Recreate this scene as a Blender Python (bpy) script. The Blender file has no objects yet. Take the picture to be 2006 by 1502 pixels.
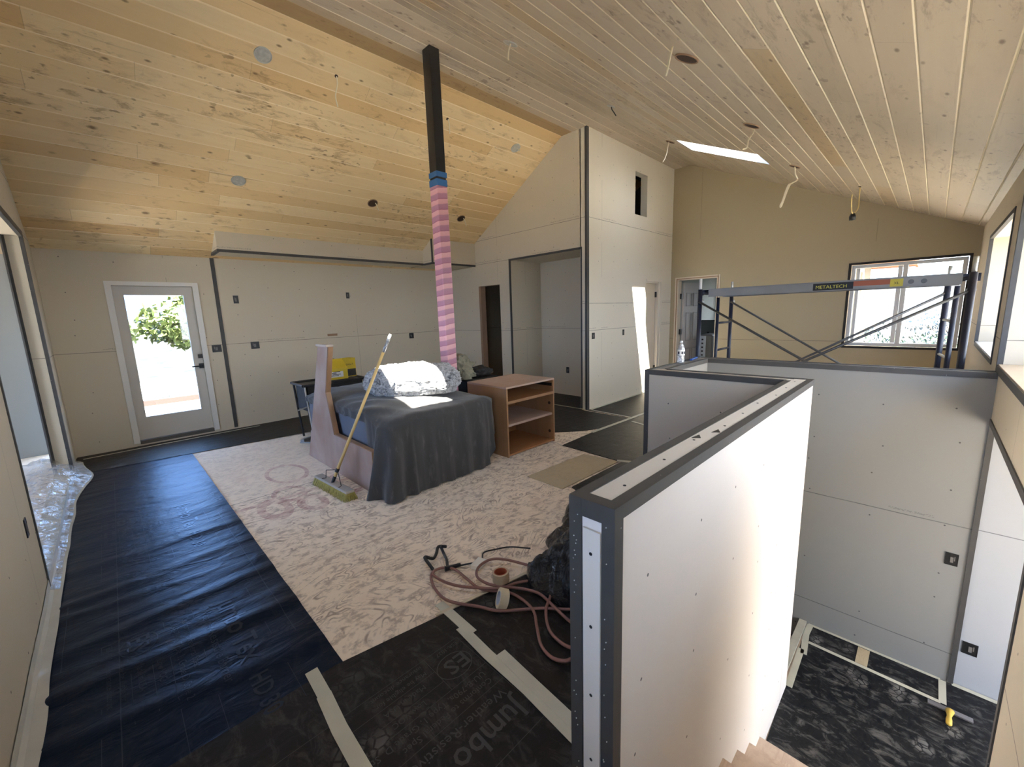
import bpy, bmesh, math, random
from mathutils import Vector, Matrix, noise
random.seed(7)
SC = bpy.context.scene
COL = SC.collection
PI = math.pi
# ------------------------------------------------------------------ camera, world, sun, exposure
cam = bpy.data.cameras.new('camera'); camo = bpy.data.objects.new('camera', cam); COL.objects.link(camo)
cam.sensor_width = 36; cam.sensor_fit = 'HORIZONTAL'; cam.lens = 806.02/2006*36; cam.clip_start = .02; cam.clip_end = 400
Rr = Vector((0.71023, -0.70322, -0.03290)); Rd = Vector((-0.13995, -0.09520, -0.98557))
Rr.normalize(); Rd = (Rd - Rr*Rd.dot(Rr)).normalized(); Rf = Rr.cross(Rd)
M = Matrix((( Rr.x, -Rd.x, -Rf.x, 0), (Rr.y, -Rd.y, -Rf.y, 0), (Rr.z, -Rd.z, -Rf.z, 1.5), (0, 0, 0, 1)))
camo.matrix_world = M
SC.camera = camo
SC.view_settings.view_transform = 'Standard'; SC.view_settings.look = 'None'
SC.view_settings.exposure = 0.92; SC.view_settings.gamma = 1.0; SC.view_settings.use_curve_mapping = False
SC.cycles.max_bounces = 12; SC.cycles.diffuse_bounces = 9; SC.cycles.transparent_max_bounces = 10
SC.cycles.use_denoising = True; SC.cycles.sample_clamp_indirect = 6.0
W = bpy.data.worlds.new('sky'); SC.world = W; W.use_nodes = True
bg = W.node_tree.nodes['Background']; bg.inputs['Strength'].default_value = 5.6
_t = W.node_tree; _tc = _t.nodes.new('ShaderNodeTexCoord'); _d = _t.nodes.new('ShaderNodeVectorMath'); _d.operation = 'DOT_PRODUCT'; _d.inputs[1].default_value = (.5, -.86, -.25)
_t.links.new(_tc.outputs['Generated'], _d.inputs[0]); _r = _t.nodes.new('ShaderNodeMapRange'); _r.inputs[1].default_value = -.8; _r.inputs[2].default_value = .9; _t.links.new(_d.outputs['Value'], _r.inputs[0])
_c = _t.nodes.new('ShaderNodeValToRGB'); _c.color_ramp.elements[0].color = (.26, .50, 1, 1); _c.color_ramp.elements[1].color = (.86, .92, 1, 1); _t.links.new(_r.outputs[0], _c.inputs[0]); _t.links.new(_c.outputs[0], bg.inputs['Color'])   # deep blue away from the sun, pale haze towards it
sun = bpy.data.lights.new('sun', 'SUN'); sun.energy = 42; sun.angle = 0.009; sun.color = (1, .93, .82)
suno = bpy.data.objects.new('sun', sun); COL.objects.link(suno)
suno.rotation_euler = Vector((.55, 1, -1.92)).to_track_quat('-Z', 'Y').to_euler()
suno.location = (0, -6, 12)

def portal(name, loc, nrm, sx, sy):
    l = bpy.data.lights.new(name, 'AREA'); l.shape = 'RECTANGLE'; l.size = sx; l.size_y = sy
    l.cycles.is_portal = True
    o = bpy.data.objects.new(name, l); COL.objects.link(o); o.location = loc
    o.rotation_euler = Vector(nrm).to_track_quat('-Z', 'Y').to_euler()
    return o

# ------------------------------------------------------------------ room numbers
XL, YF, XP, YC, XB, YR = -.423, 6.911, 5.166, 3.629, 7.945, -.341
ZR, Y1, Y2, SL, SR = 4.037, 4.069, 3.325, .586, .453
def zc(y):
    if y > Y1: return ZR - SL*(y-Y1)
    if y < Y2: return ZR - SR*(Y2-y)
    return ZR
SKY = [(5.855, 6.38), (1.04, 1.56)]; SKY_Y = (1.66, 2.66)
ZL = -1.357
# ------------------------------------------------------------------ materials
def nt(name):
    m = bpy.data.materials.new(name); m.use_nodes = True
    return m, m.node_tree, m.node_tree.nodes['Principled BSDF']
class G:
    def __init__(s, t): s.t = t
    def n(s, ty, **k):
        x = s.t.nodes.new(ty)
        for a, b in k.items():
            if a == 'i':
                for p, q in b.items():
                    if isinstance(q, bpy.types.NodeSocket): s.t.links.new(q, x.inputs[p])
                    else: x.inputs[p].default_value = q
            else: setattr(x, a, b)
        return x
    def math(s, op, a, b=0.0, c=None):
        x = s.t.nodes.new('ShaderNodeMath'); x.operation = op
        for i, q in enumerate((a, b, c)):
            if q is None: continue
            if isinstance(q, bpy.types.NodeSocket): s.t.links.new(q, x.inputs[i])
            else: x.inputs[i].default_value = q
        return x.outputs[0]
    def mix(s, f, a, b, bt='MIX'):
        x = s.t.nodes.new('ShaderNodeMix'); x.data_type = 'RGBA'; x.blend_type = bt
        for i, q in ((0, f), (6, a), (7, b)):
            if isinstance(q, bpy.types.NodeSocket): s.t.links.new(q, x.inputs[i])
            else: x.inputs[i].default_value = (tuple(q)+(1,))[:4] if isinstance(q, (tuple, list)) else q
        return x.outputs[2]
    def pos(s):
        return s.n('ShaderNodeNewGeometry').outputs['Position']
    def sep(s, v):
        x = s.n('ShaderNodeSeparateXYZ', i={0: v}); return x.outputs
    def comb(s, a, b, c=0.0):
        return s.n('ShaderNodeCombineXYZ', i={0: a, 1: b, 2: c}).outputs[0]
    def noise(s, v, sc, det=3, rough=.5, dist=0, out=0):
        return s.n('ShaderNodeTexNoise', i={'Vector': v, 'Scale': sc, 'Detail': det, 'Roughness': rough, 'Distortion': dist}).outputs[out]
    def ramp(s, f, st):
        x = s.n('ShaderNodeValToRGB', i={0: f}); e = x.color_ramp.elements
        while len(e) < len(st): e.new(.5)
        for k, (p, c) in enumerate(st):
            e[k].position = p; e[k].color = (c, c, c, 1) if isinstance(c, (int, float)) else tuple(c)+(1,)
        return x.outputs[0]
    def scale(s, v, x):
        return s.n('ShaderNodeVectorMath', operation='MULTIPLY', i={0: v, 1: x}).outputs[0]
    def bump(s, h, st, d, b):
        x = s.n('ShaderNodeBump', i={'Height': h, 'Strength': st, 'Distance': d}); s.t.links.new(x.outputs[0], b.inputs['Normal'])
    def set(s, b, name, v):
        if isinstance(v, bpy.types.NodeSocket): s.t.links.new(v, b.inputs[name])
        else: b.inputs[name].default_value = v
def plain(name, c, r=.6, metal=0, var=0.0, vs=8, spec=None, bump=0):
    m, t, b = nt(name); g = G(t)
    if var:
        n = g.noise(g.pos(), vs, 4)
        c2 = tuple(max(0, x*(1-var)) for x in c); c3 = tuple(min(1, x*(1+var)) for x in c)
        g.set(b, 'Base Color', g.mix(n, c2, c3))
        if bump: g.bump(n, bump, .01, b)
    else: b.inputs['Base Color'].default_value = tuple(c)+(1,)
    b.inputs['Roughness'].default_value = r; b.inputs['Metallic'].default_value = metal
    if spec is not None: b.inputs['Specular IOR Level'].default_value = spec
    return m

def drywall(name, base, seams, screws=True, ink=True):
    m, t, b = nt(name); g = G(t); P = g.sep(g.pos())
    N = g.sep(g.n('ShaderNodeNewGeometry').outputs['Normal'])
    nx = g.math('ROUND', g.math('ABSOLUTE', N[0])); inv = g.math('SUBTRACT', 1.0, nx)
    u = g.math('ADD', g.math('MULTIPLY', P[1], nx), g.math('MULTIPLY', P[0], inv)); z = P[2]
    nn = g.noise(g.pos(), 1.3, 4, .6); fine = g.noise(g.pos(), 60, 2)
    c = g.mix(g.math('MULTIPLY', nn, .8), base, tuple(x*.93 for x in base))
    c = g.mix(g.math('MULTIPLY', fine, .10), c, tuple(x*.7 for x in base))
    mask = None
    def add(k):
        nonlocal mask
        mask = k if mask is None else g.math('MAXIMUM', mask, k)
    for s in seams:
        wob = g.math('MULTIPLY', g.math('SUBTRACT', g.noise(g.comb(u, s), 1.5, 2), .5), .012)
        d = g.math('ABSOLUTE', g.math('SUBTRACT', g.math('ADD', z, wob), s))
        line = g.math('MULTIPLY', g.math('LESS_THAN', d, .0032), g.math('ADD', .3, g.math('MULTIPLY', g.noise(g.comb(u, z), 5, 2), .6)))
        add(line)
        if ink:   # the paper edge's printed rule marks, in runs along the seam
            k = g.math('MULTIPLY', g.math('LESS_THAN', g.math('ABSOLUTE', g.math('SUBTRACT', z, s+.03)), .008),
                       g.math('GREATER_THAN', g.noise(g.comb(g.math('MULTIPLY', u, 1), s), 1.1, 0), .56))
            k = g.math('MULTIPLY', k, g.math('GREATER_THAN', g.noise(g.comb(u, g.math('MULTIPLY', z, 1.4)), 75, 1), .5))
            add(g.math('MULTIPLY', k, .32))
    # vertical butt joints
    vj = g.math('ABSOLUTE', g.math('SUBTRACT', g.math('FRACT', g.math('DIVIDE', g.math('ADD', u, .55), 2.44)), .5))
    add(g.math('MULTIPLY', g.math('LESS_THAN', vj, .001), g.math('MULTIPLY', g.math('GREATER_THAN', g.noise(g.comb(u, z), 1.7, 0), .5), .4)))
    if screws:
        cu, cz = .405, .30
        iu = g.math('FLOOR', g.math('DIVIDE', u, cu)); iz = g.math('FLOOR', g.math('DIVIDE', z, cz))
        wn = g.n('ShaderNodeTexWhiteNoise', noise_dimensions='2D', i={'Vector': g.comb(iu, iz)})
        cc = g.sep(wn.outputs['Color'])
        du = g.math('SUBTRACT', g.math('SUBTRACT', g.math('DIVIDE', u, cu), iu), g.math('ADD', .42, g.math('MULTIPLY', cc[0], .16)))
        dz = g.math('SUBTRACT', g.math('SUBTRACT', g.math('DIVIDE', z, cz), iz), g.math('ADD', .25, g.math('MULTIPLY', cc[1], .5)))
        du = g.math('MULTIPLY', du, cu); dz = g.math('MULTIPLY', dz, cz)
        d2 = g.math('SQRT', g.math('ADD', g.math('MULTIPLY', du, du), g.math('MULTIPLY', dz, dz)))
        k = g.math('MULTIPLY', g.math('LESS_THAN', d2, .0055), g.math('GREATER_THAN', cc[2], .18))
        add(g.math('MULTIPLY', k, .8))
    c = g.mix(mask, c, (.05, .05, .055))
    g.set(b, 'Base Color', c); b.inputs['Roughness'].default_value = .85; b.inputs['Specular IOR Level'].default_value = .2
    g.bump(fine, .03, .002, b)
    return m
M_dry = drywall('drywall_paper', (.64, .575, .455), (1.217, 2.43, 2.845, -.03))
M_core = drywall('drywall_white_paper', (.77, .715, .60), (1.217, 2.845, 1.62))
M_stair = drywall('drywall_stairwell_shade', (.27, .268, .262), (-.11, -1.12))  # base darkened against the other drywall, standing in for stairwell shade
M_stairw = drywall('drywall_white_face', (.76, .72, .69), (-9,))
M_cap = drywall('drywall_cap_strips', (.72, .68, .62), (-9,), False, False)
M_back = drywall('tan_skimmed_wall', (.46, .39, .26), (.93,), False)
def bead():
    m, t, b = nt('corner_bead_grey'); g = G(t); p = g.pos()
    c = g.mix(g.noise(p, 14, 4), (.048, .047, .046), (.075, .073, .070))
    v = g.n('ShaderNodeTexVoronoi', i={'Vector': p, 'Scale': 22.0}).outputs['Distance']
    c = g.mix(g.math('MULTIPLY', g.math('LESS_THAN', v, .05), .5), c, (.5, .5, .5))
    g.set(b, 'Base Color', c); b.inputs['Roughness'].default_value = .55
    return m
M_bead = bead()
def wood_ceiling(name, sl, y0, cols, edge=.03):
    # tongue and groove pine: board tint, knots, streaks
    m, t, b = nt(name); g = G(t); P = g.sep(g.pos())
    row = g.math('FLOOR', g.math('DIVIDE', g.math('SUBTRACT', P[1], y0), sl))
    w1 = g.n('ShaderNodeTexWhiteNoise', noise_dimensions='1D', i={'W': row}).outputs['Value']
    xs = g.math('ADD', g.math('DIVIDE', P[0], 2.9), g.math('MULTIPLY', w1, 7.0)); seg = g.math('FLOOR', xs)
    w2 = g.n('ShaderNodeTexWhiteNoise', noise_dimensions='2D', i={'Vector': g.comb(row, seg)})
    v = w2.outputs['Value']; off = g.sep(w2.outputs['Color'])
    c = g.ramp(v, [(0, cols[0]), (.42, cols[1]), (.62, cols[2]), (.9, cols[1]), (1, cols[3])])
    ox = g.math('ADD', P[0], g.math('MULTIPLY', off[0], 31.0))
    gv = g.comb(g.math('MULTIPLY', ox, .55), g.math('MULTIPLY', P[1], 9.0), g.math('MULTIPLY', off[1], 20))
    n1 = g.noise(gv, 3.0, 5, .6, .4)
    c = g.mix(g.math('MULTIPLY', n1, .55), c, cols[4], 'MIX')
    # fine dark heart streaks
    n2 = g.noise(g.comb(g.math('MULTIPLY', ox, .5), g.math('MULTIPLY', P[1], 22.0), g.math('MULTIPLY', off[2], 9)), 1.6, 3, .6, .3)
    c = g.mix(g.math('MULTIPLY', g.ramp(n2, [(.66, 0), (.74, 1)]), .5), c, cols[5])
    # knots
    vo = g.n('ShaderNodeTexVoronoi', i={'Vector': g.comb(g.math('MULTIPLY', ox, 2.3), g.math('MULTIPLY', P[1], 4.6), 0), 'Scale': 1.0, 'Randomness': 1.0})
    kd = g.math('ADD', vo.outputs['Distance'], g.math('MULTIPLY', g.math('SUBTRACT', g.noise(g.pos(), 22, 3), .5), .10))
    ks = g.sep(vo.outputs['Color'])
    km = g.math('MULTIPLY', g.ramp(kd, [(.03, 1), (.095, 0)]), g.math('GREATER_THAN', ks[0], .28))
    c = g.mix(g.math('MULTIPLY', km, .9), c, cols[6])
    vo2 = g.n('ShaderNodeTexVoronoi', i={'Vector': g.comb(g.math('MULTIPLY', ox, 5.0), g.math('MULTIPLY', P[1], 12), 3), 'Scale': 1.0})
    k2 = g.math('MULTIPLY', g.ramp(vo2.outputs['Distance'], [(.06, 1), (.15, 0)]), g.math('GREATER_THAN', g.sep(vo2.outputs['Color'])[1], .5))
    c = g.mix(g.math('MULTIPLY', k2, .85), c, cols[6])
    # dirty smudges and scuffs
    sm = g.noise(g.scale(g.pos(), (.6, 2.2, 1)), 5.5, 5, .75, .5)
    bigm = g.ramp(g.noise(g.pos(), .9, 3, .6), [(.44, .05), (.58, 1)])
    c = g.mix(g.math('MULTIPLY', g.math('MULTIPLY', g.ramp(sm, [(.52, 0), (.64, 1)]), bigm), .6), c, cols[5])
    bl = g.ramp(g.noise(g.scale(g.pos(), (1.0, 1.8, 1)), 12, 2, .5, .2), [(.65, 0), (.70, 1)])
    c = g.mix(g.math('MULTIPLY', bl, g.math('MULTIPLY', bigm, .6)), c, cols[6])
    # pale line along each board edge, painting the lit side of its groove
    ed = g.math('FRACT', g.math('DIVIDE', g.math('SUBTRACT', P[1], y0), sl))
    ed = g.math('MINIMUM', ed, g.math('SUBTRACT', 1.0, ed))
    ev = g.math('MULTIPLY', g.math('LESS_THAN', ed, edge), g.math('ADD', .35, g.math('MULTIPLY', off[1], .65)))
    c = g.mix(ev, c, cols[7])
    # butt joints
    fr = g.math('ABSOLUTE', g.math('SUBTRACT', g.math('FRACT', xs), .5))
    c = g.mix(g.math('MULTIPLY', g.math('GREATER_THAN', fr, .4992), .3), c, cols[6])
    g.set(b, 'Base Color', c); b.inputs['Roughness'].default_value = .42; b.inputs['Specular IOR Level'].default_value = .35
    g.bump(g.math('ADD', n1, g.noise(g.scale(g.pos(), (3, 9, 3)), 2.5, 2)), .12, .01, b)
    return m
DYL, DYR = .142, .1505
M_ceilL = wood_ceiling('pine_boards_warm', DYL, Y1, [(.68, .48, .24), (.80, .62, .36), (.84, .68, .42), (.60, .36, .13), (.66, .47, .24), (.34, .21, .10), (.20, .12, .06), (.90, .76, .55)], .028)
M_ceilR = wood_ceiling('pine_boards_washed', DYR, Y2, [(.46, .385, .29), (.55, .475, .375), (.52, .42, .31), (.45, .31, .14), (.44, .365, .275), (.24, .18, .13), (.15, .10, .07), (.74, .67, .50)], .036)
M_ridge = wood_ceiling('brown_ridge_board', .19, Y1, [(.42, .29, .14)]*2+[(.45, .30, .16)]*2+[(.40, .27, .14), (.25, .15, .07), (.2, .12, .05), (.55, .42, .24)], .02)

def ply(name, worn, base, dark, red=True):
    m, t, b = nt(name); g = G(t); P = g.sep(g.pos())
    v = g.comb(g.math('MULTIPLY', P[0], .42), P[1], 0)
    n0 = g.noise(v, 2.6, 3, .55, 1.3)
    rings = g.math('ABSOLUTE', g.math('SUBTRACT', g.math('FRACT', g.math('MULTIPLY', n0, 26)), .5))
    brk = g.noise(g.pos(), 9, 3, .6)
    fl = g.math('MULTIPLY', g.ramp(rings, [(.06, 1), (.24, 0)]), g.ramp(brk, [(.42, 0), (.6, 1)]))
    bl = g.ramp(g.noise(g.scale(g.pos(), (.7, 1, 1)), 17, 4, .7), [(.5, 0), (.62, 1)])
    far = g.ramp(P[1], [(0, 0), (1, 1)])
    m2 = g.math('MULTIPLY', g.math('MAXIMUM', fl, g.math('MULTIPLY', bl, .75)), worn)
    # the farther sheets are less worn
    if red:
        tone = g.math('GREATER_THAN', P[1], 3.98)
        m2 = g.math('MULTIPLY', m2, g.math('SUBTRACT', 1.0, g.math('MULTIPLY', tone, .55)))
    c = g.mix(g.noise(g.pos(), 1.7, 3), base, tuple(x*.86 for x in base))
    c = g.mix(m2, c, dark)
    if red:
        rr = None
        for (x, y, r, w, e) in ((1.12, 4.42, .24, .018, .6), (.98, 3.86, .17, .02, .7), (1.42, 3.72, .22, .025, .6), (.80, 3.62, .13, .03, .5), (1.06, 3.52, .12, .03, .6)):
            dx = g.math('SUBTRACT', P[0], x); dy = g.math('MULTIPLY', g.math('SUBTRACT', P[1], y), e)
            d = g.math('SQRT', g.math('ADD', g.math('MULTIPLY', dx, dx), g.math('MULTIPLY', dy, dy)))
            k = g.math('LESS_THAN', g.math('ABSOLUTE', g.math('SUBTRACT', d, r*.7)), w)
            rr = k if rr is None else g.math('MAXIMUM', rr, k)
        dl = g.math('ABSOLUTE', g.math('SUBTRACT', P[1], 3.80))
        rr = g.math('MAXIMUM', rr, g.math('MULTIPLY', g.math('LESS_THAN', dl, .03), g.math('LESS_THAN', P[0], 1.5)))
        smear = g.ramp(g.noise(g.pos(), 3.1, 3), [(.6, 0), (.75, 1)])
        rr = g.math('MAXIMUM', g.math('MULTIPLY', rr, g.ramp(brk, [(.35, .2), (.6, 1)])), g.math('MULTIPLY', smear, .35))
        c = g.mix(g.math('MULTIPLY', rr, .5), c, (.42, .16, .17))
        for s in (3.98,):
            c = g.mix(g.math('MULTIPLY', g.math('LESS_THAN', g.math('ABSOLUTE', g.math('SUBTRACT', P[1], s)), .004), .7), c, (.1, .07, .05))
        gx = g.math('MULTIPLY', g.math('LESS_THAN', g.math('ABSOLUTE', g.math('SUBTRACT', P[0], 2.05)), .004), g.math('LESS_THAN', P[1], 2.75))
        c = g.mix(g.math('MULTIPLY', gx, .0), c, (.1, .07, .05))
    g.set(b, 'Base Color', c); b.inputs['Roughness'].default_value = .8; b.inputs['Specular IOR Level'].default_value = .25
    g.bump(m2, .15, -.004, b)
    return m
M_ply = ply('worn_plywood', .72, (.95, .83, .69), (.27, .19, .15))
M_ply2 = ply('stair_plywood', .35, (.64, .52, .43), (.38, .26, .22), False)
M_osb = ply('clean_tan_panel', .22, (.56, .47, .32), (.30, .23, .13), False)

def paper(name, dust, base=(.004, .006, .012), rough=.36, tint=True):
    m, t, b = nt(name); g = G(t); p = g.pos()
    wr = g.noise(g.scale(p, (1, 2.2, 1)), 5, 4, .55, .6)
    patch = g.ramp(g.noise(p, 2.6, 3, .6), [(.47, 0), (.68, 1)])
    vo = g.n('ShaderNodeTexVoronoi', feature='DISTANCE_TO_EDGE', i={'Vector': p, 'Scale': 26.0}).outputs[0]
    tread = g.ramp(vo, [(.03, 0), (.12, 1)])
    foot = g.n('ShaderNodeTexVoronoi', i={'Vector': g.scale(p, (1.0, 1.5, 1)), 'Scale': 4.2}).outputs['Distance']
    foot = g.math('MULTIPLY', g.ramp(foot, [(.25, 1), (.4, 0)]), tread)
    sm = g.ramp(g.noise(g.scale(p, (2.0, 1.0, 1)), 9, 5, .7, .8), [(.5, 0), (.8, 1)])
    d = g.math('MULTIPLY', g.math('MAXIMUM', g.math('MULTIPLY', foot, patch), g.math('MULTIPLY', sm, .55)), dust)
    c = g.mix(d, base, (.30, .29, .28))
    g.set(b, 'Base Color', c)
    b.inputs['Specular Tint'].default_value = (.10, .33, 1, 1) if tint else (.9, .85, .8, 1)  # the sky's blue reflection is tinted into the clean sheet's sheen
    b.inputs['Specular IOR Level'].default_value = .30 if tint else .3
    g.set(b, 'Roughness', g.math('ADD', rough, g.math('MULTIPLY', d, .5)))
    g.bump(wr, .35, .02, b)
    return m
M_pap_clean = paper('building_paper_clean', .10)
M_pap_dirty = paper('building_paper_dusty', .42, (.009, .008, .007), .55, False)
M_pap_hall = paper('building_paper_hall', .35, (.012, .010, .008), rough=.5, tint=False)
M_print = plain('grey_print_ink', (.045, .043, .042), .55)
M_tape = plain('cream_masking_tape', (.56, .55, .46), .7, var=.12, vs=9)
M_white = plain('white_paint', (.74, .73, .70), .45)
M_doorp = plain('door_primer', (.60, .57, .52), .45, var=.04, vs=3)
M_black = plain('black_metal', (.012, .012, .013), .4)
M_blackpl = plain('black_plastic', (.015, .015, .017), .35)
M_cases = plain('cream_casing', (.66, .58, .46), .6)
M_vinyl = plain('white_vinyl', (.8, .8, .78), .35)
M_silver = plain('galvanised_metal', (.55, .56, .54), .4, .8, var=.2, vs=30)
M_alum = plain('aluminium_plank', (.30, .29, .27), .5, .7, var=.15, vs=6)
M_frame = plain('blue_black_scaffold_paint', (.012, .016, .035), .4, var=.4, vs=20)
M_brace = plain('grey_scaffold_brace', (.14, .135, .13), .4, .6)
M_hole = plain('dark_hole', (.05, .028, .018), .9)
M_wire = plain('cream_cable', (.74, .68, .52), .5)
M_blueb = plain('dark_blue_box', (.012, .014, .03), .5)
def glass():
    m = bpy.data.materials.new('clear_pane'); m.use_nodes = True; t = m.node_tree; t.nodes.clear(); g = G(t)
    tr = g.n('ShaderNodeBsdfTransparent', i={0: (.97, .98, .98, 1)}); gl = g.n('ShaderNodeBsdfGlossy', i={'Roughness': .02})
    mx = g.n('ShaderNodeMixShader', i={0: .06, 1: tr.outputs[0], 2: gl.outputs[0]}); o = g.n('ShaderNodeOutputMaterial')
    t.links.new(mx.outputs[0], o.inputs[0]); return m
M_glass = glass()
def film():
    m = bpy.data.materials.new('clear_plastic_film'); m.use_nodes = True; t = m.node_tree; t.nodes.clear(); g = G(t)
    p = g.pos()
    tr = g.n('ShaderNodeBsdfTransparent', i={0: (.92, .93, .95, 1)}); gl = g.n('ShaderNodeBsdfGlossy', i={'Roughness': .16})
    df = g.n('ShaderNodeBsdfDiffuse', i={0: (.85, .88, .94, 1)})
    k = g.ramp(g.noise(p, 9, 4, .6, 1.5), [(.35, .08), (.75, .5)])
    a = g.n('ShaderNodeMixShader', i={0: k, 1: tr.outputs[0], 2: df.outputs[0]})
    mx = g.n('ShaderNodeMixShader', i={0: .28, 1: a.outputs[0], 2: gl.outputs[0]}); o = g.n('ShaderNodeOutputMaterial')
    bp = g.n('ShaderNodeBump', i={'Height': g.noise(p, 12, 3, .5, 2), 'Strength': .6, 'Distance': .03}); t.links.new(bp.outputs[0], gl.inputs['Normal'])
    t.links.new(mx.outputs[0], o.inputs[0]); return m
M_film = film()

# ------------------------------------------------------------------ mesh helpers
def link(name, me, mat=None, parent=None):
    o = bpy.data.objects.new(name, me); COL.objects.link(o)
    if mat is not None:
        for q in (mat if isinstance(mat, (list, tuple)) else [mat]): me.materials.append(q)
    if parent is not None: o.parent = parent
    return o
def tag(o, label=None, cat=None, group=None, kind=None):
    if label: o['label'] = label
    if cat: o['category'] = cat
    if group: o['group'] = group
    if kind: o['kind'] = kind
    return o
def empty(name, loc, label, cat, group=None, rz=0):
    o = bpy.data.objects.new(name, None); COL.objects.link(o); o.location = loc; o.rotation_euler = (0, 0, rz)
    o.empty_display_size = .1
    return tag(o, label, cat, group)
class MB:
    def __init__(s): s.v = []; s.f = []; s.mi = []; s.cur = 0
    def quad(s, *p):
        b = len(s.v); s.v += [tuple(q) for q in p]; s.f.append(tuple(range(b, b+len(p)))); s.mi.append(s.cur)
    def box(s, x0, y0, z0, x1, y1, z1, mat=None):
        c = [Vector((x, y, z)) for z in (z0, z1) for y in (y0, y1) for x in (x0, x1)]
        if mat is not None: c = [mat @ q for q in c]
        b = len(s.v); s.v += [tuple(q) for q in c]
        for f in ((0, 2, 3, 1), (4, 5, 7, 6), (0, 1, 5, 4), (2, 6, 7, 3), (0, 4, 6, 2), (1, 3, 7, 5)):
            s.f.append(tuple(b+i for i in f)); s.mi.append(s.cur)
        return s
    def tube(s, pts, r, seg=8, cap=True):
        P = [Vector(p) for p in pts]; rings = []; up = None
        for i, p in enumerate(P):
            t = (P[min(i+1, len(P)-1)]-P[max(i-1, 0)]).normalized()
            if up is None:
                up = Vector((0, 0, 1)) if abs(t.z) < .9 else Vector((1, 0, 0))
            a = t.cross(up).normalized(); up = a.cross(t).normalized()
            rr = r[i] if isinstance(r, (list, tuple)) else r
            b = len(s.v); rings.append(b)
            for k in range(seg):
                an = 2*PI*k/seg; s.v.append(tuple(p + (a*math.cos(an)+up*math.sin(an))*rr))
        for i in range(len(P)-1):
            for k in range(seg):
                k2 = (k+1) % seg; s.f.append((rings[i]+k, rings[i+1]+k, rings[i+1]+k2, rings[i]+k2)); s.mi.append(s.cur)
        if cap:
            s.f.append(tuple(rings[0]+k for k in range(seg))); s.mi.append(s.cur)
            s.f.append(tuple(rings[-1]+k for k in reversed(range(seg)))); s.mi.append(s.cur)
        return s
    def lathe(s, prof, c=(0, 0, 0), ax=None, seg=24, close=False):
        # prof (r, h) around an axis
        A = Vector(ax or (0, 0, 1)).normalized(); u = A.orthogonal().normalized(); w = A.cross(u); c = Vector(c)
        R = []
        for r, h in prof:
            b = len(s.v); R.append(b)
            for k in range(seg):
                an = 2*PI*k/seg; s.v.append(tuple(c + A*h + (u*math.cos(an)+w*math.sin(an))*max(r, 1e-5)))
        n = len(R)
        for i in range(n if close else n-1):
            a, b = R[i], R[(i+1) % n]
            for k in range(seg):
                k2 = (k+1) % seg; s.f.append((a+k, a+k2, b+k2, b+k)); s.mi.append(s.cur)
        return s
    def prism(s, poly, fn0, fn1):
        n = len(poly); b = len(s.v)
        s.v += [tuple(fn0(p)) for p in poly] + [tuple(fn1(p)) for p in poly]
        s.f.append(tuple(b+i for i in range(n))); s.f.append(tuple(b+n+i for i in reversed(range(n)))); s.mi += [s.cur]*2
        for i in range(n):
            j = (i+1) % n; s.f.append((b+i, b+n+i, b+n+j, b+j)); s.mi.append(s.cur)
        return s
    def make(s, name, mat=None, parent=None, smooth=False, bevel=0, fix=True):
        me = bpy.data.meshes.new(name); me.from_pydata(s.v, [], s.f)
        for p, k in zip(me.polygons, s.mi): p.material_index = k; p.use_smooth = smooth
        me.update()
        if fix:
            bm = bmesh.new(); bm.from_mesh(me); bmesh.ops.remove_doubles(bm, verts=bm.verts, dist=1e-5)
            bmesh.ops.dissolve_degenerate(bm, edges=bm.edges, dist=1e-5)
            bmesh.ops.recalc_face_normals(bm, faces=bm.faces); bm.to_mesh(me); bm.free()
        o = link(name, me, mat, parent)
        if bevel:
            b = o.modifiers.new('bevel', 'BEVEL'); b.width = bevel; b.segments = 2; b.limit_method = 'ANGLE'
        return o
def B(name, dims, mat, parent=None, bevel=0, mtx=None):
    return MB().box(*dims, mat=mtx).make(name, mat, parent, bevel=bevel)
def struct(o): o['kind'] = 'structure'; return o
TR = [0]
def trim(*boxes, mat=None, label=None):
    TR[0] += 1; m = MB()
    for i, b in enumerate(boxes):
        q = .0004*i; m.box(b[0]-q, b[1]-q, b[2]-q*.5, b[3]+q, b[4]+q, b[5]+q)
    return struct(m.make('trim_%d' % TR[0], mat or M_bead, fix=False))

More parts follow.
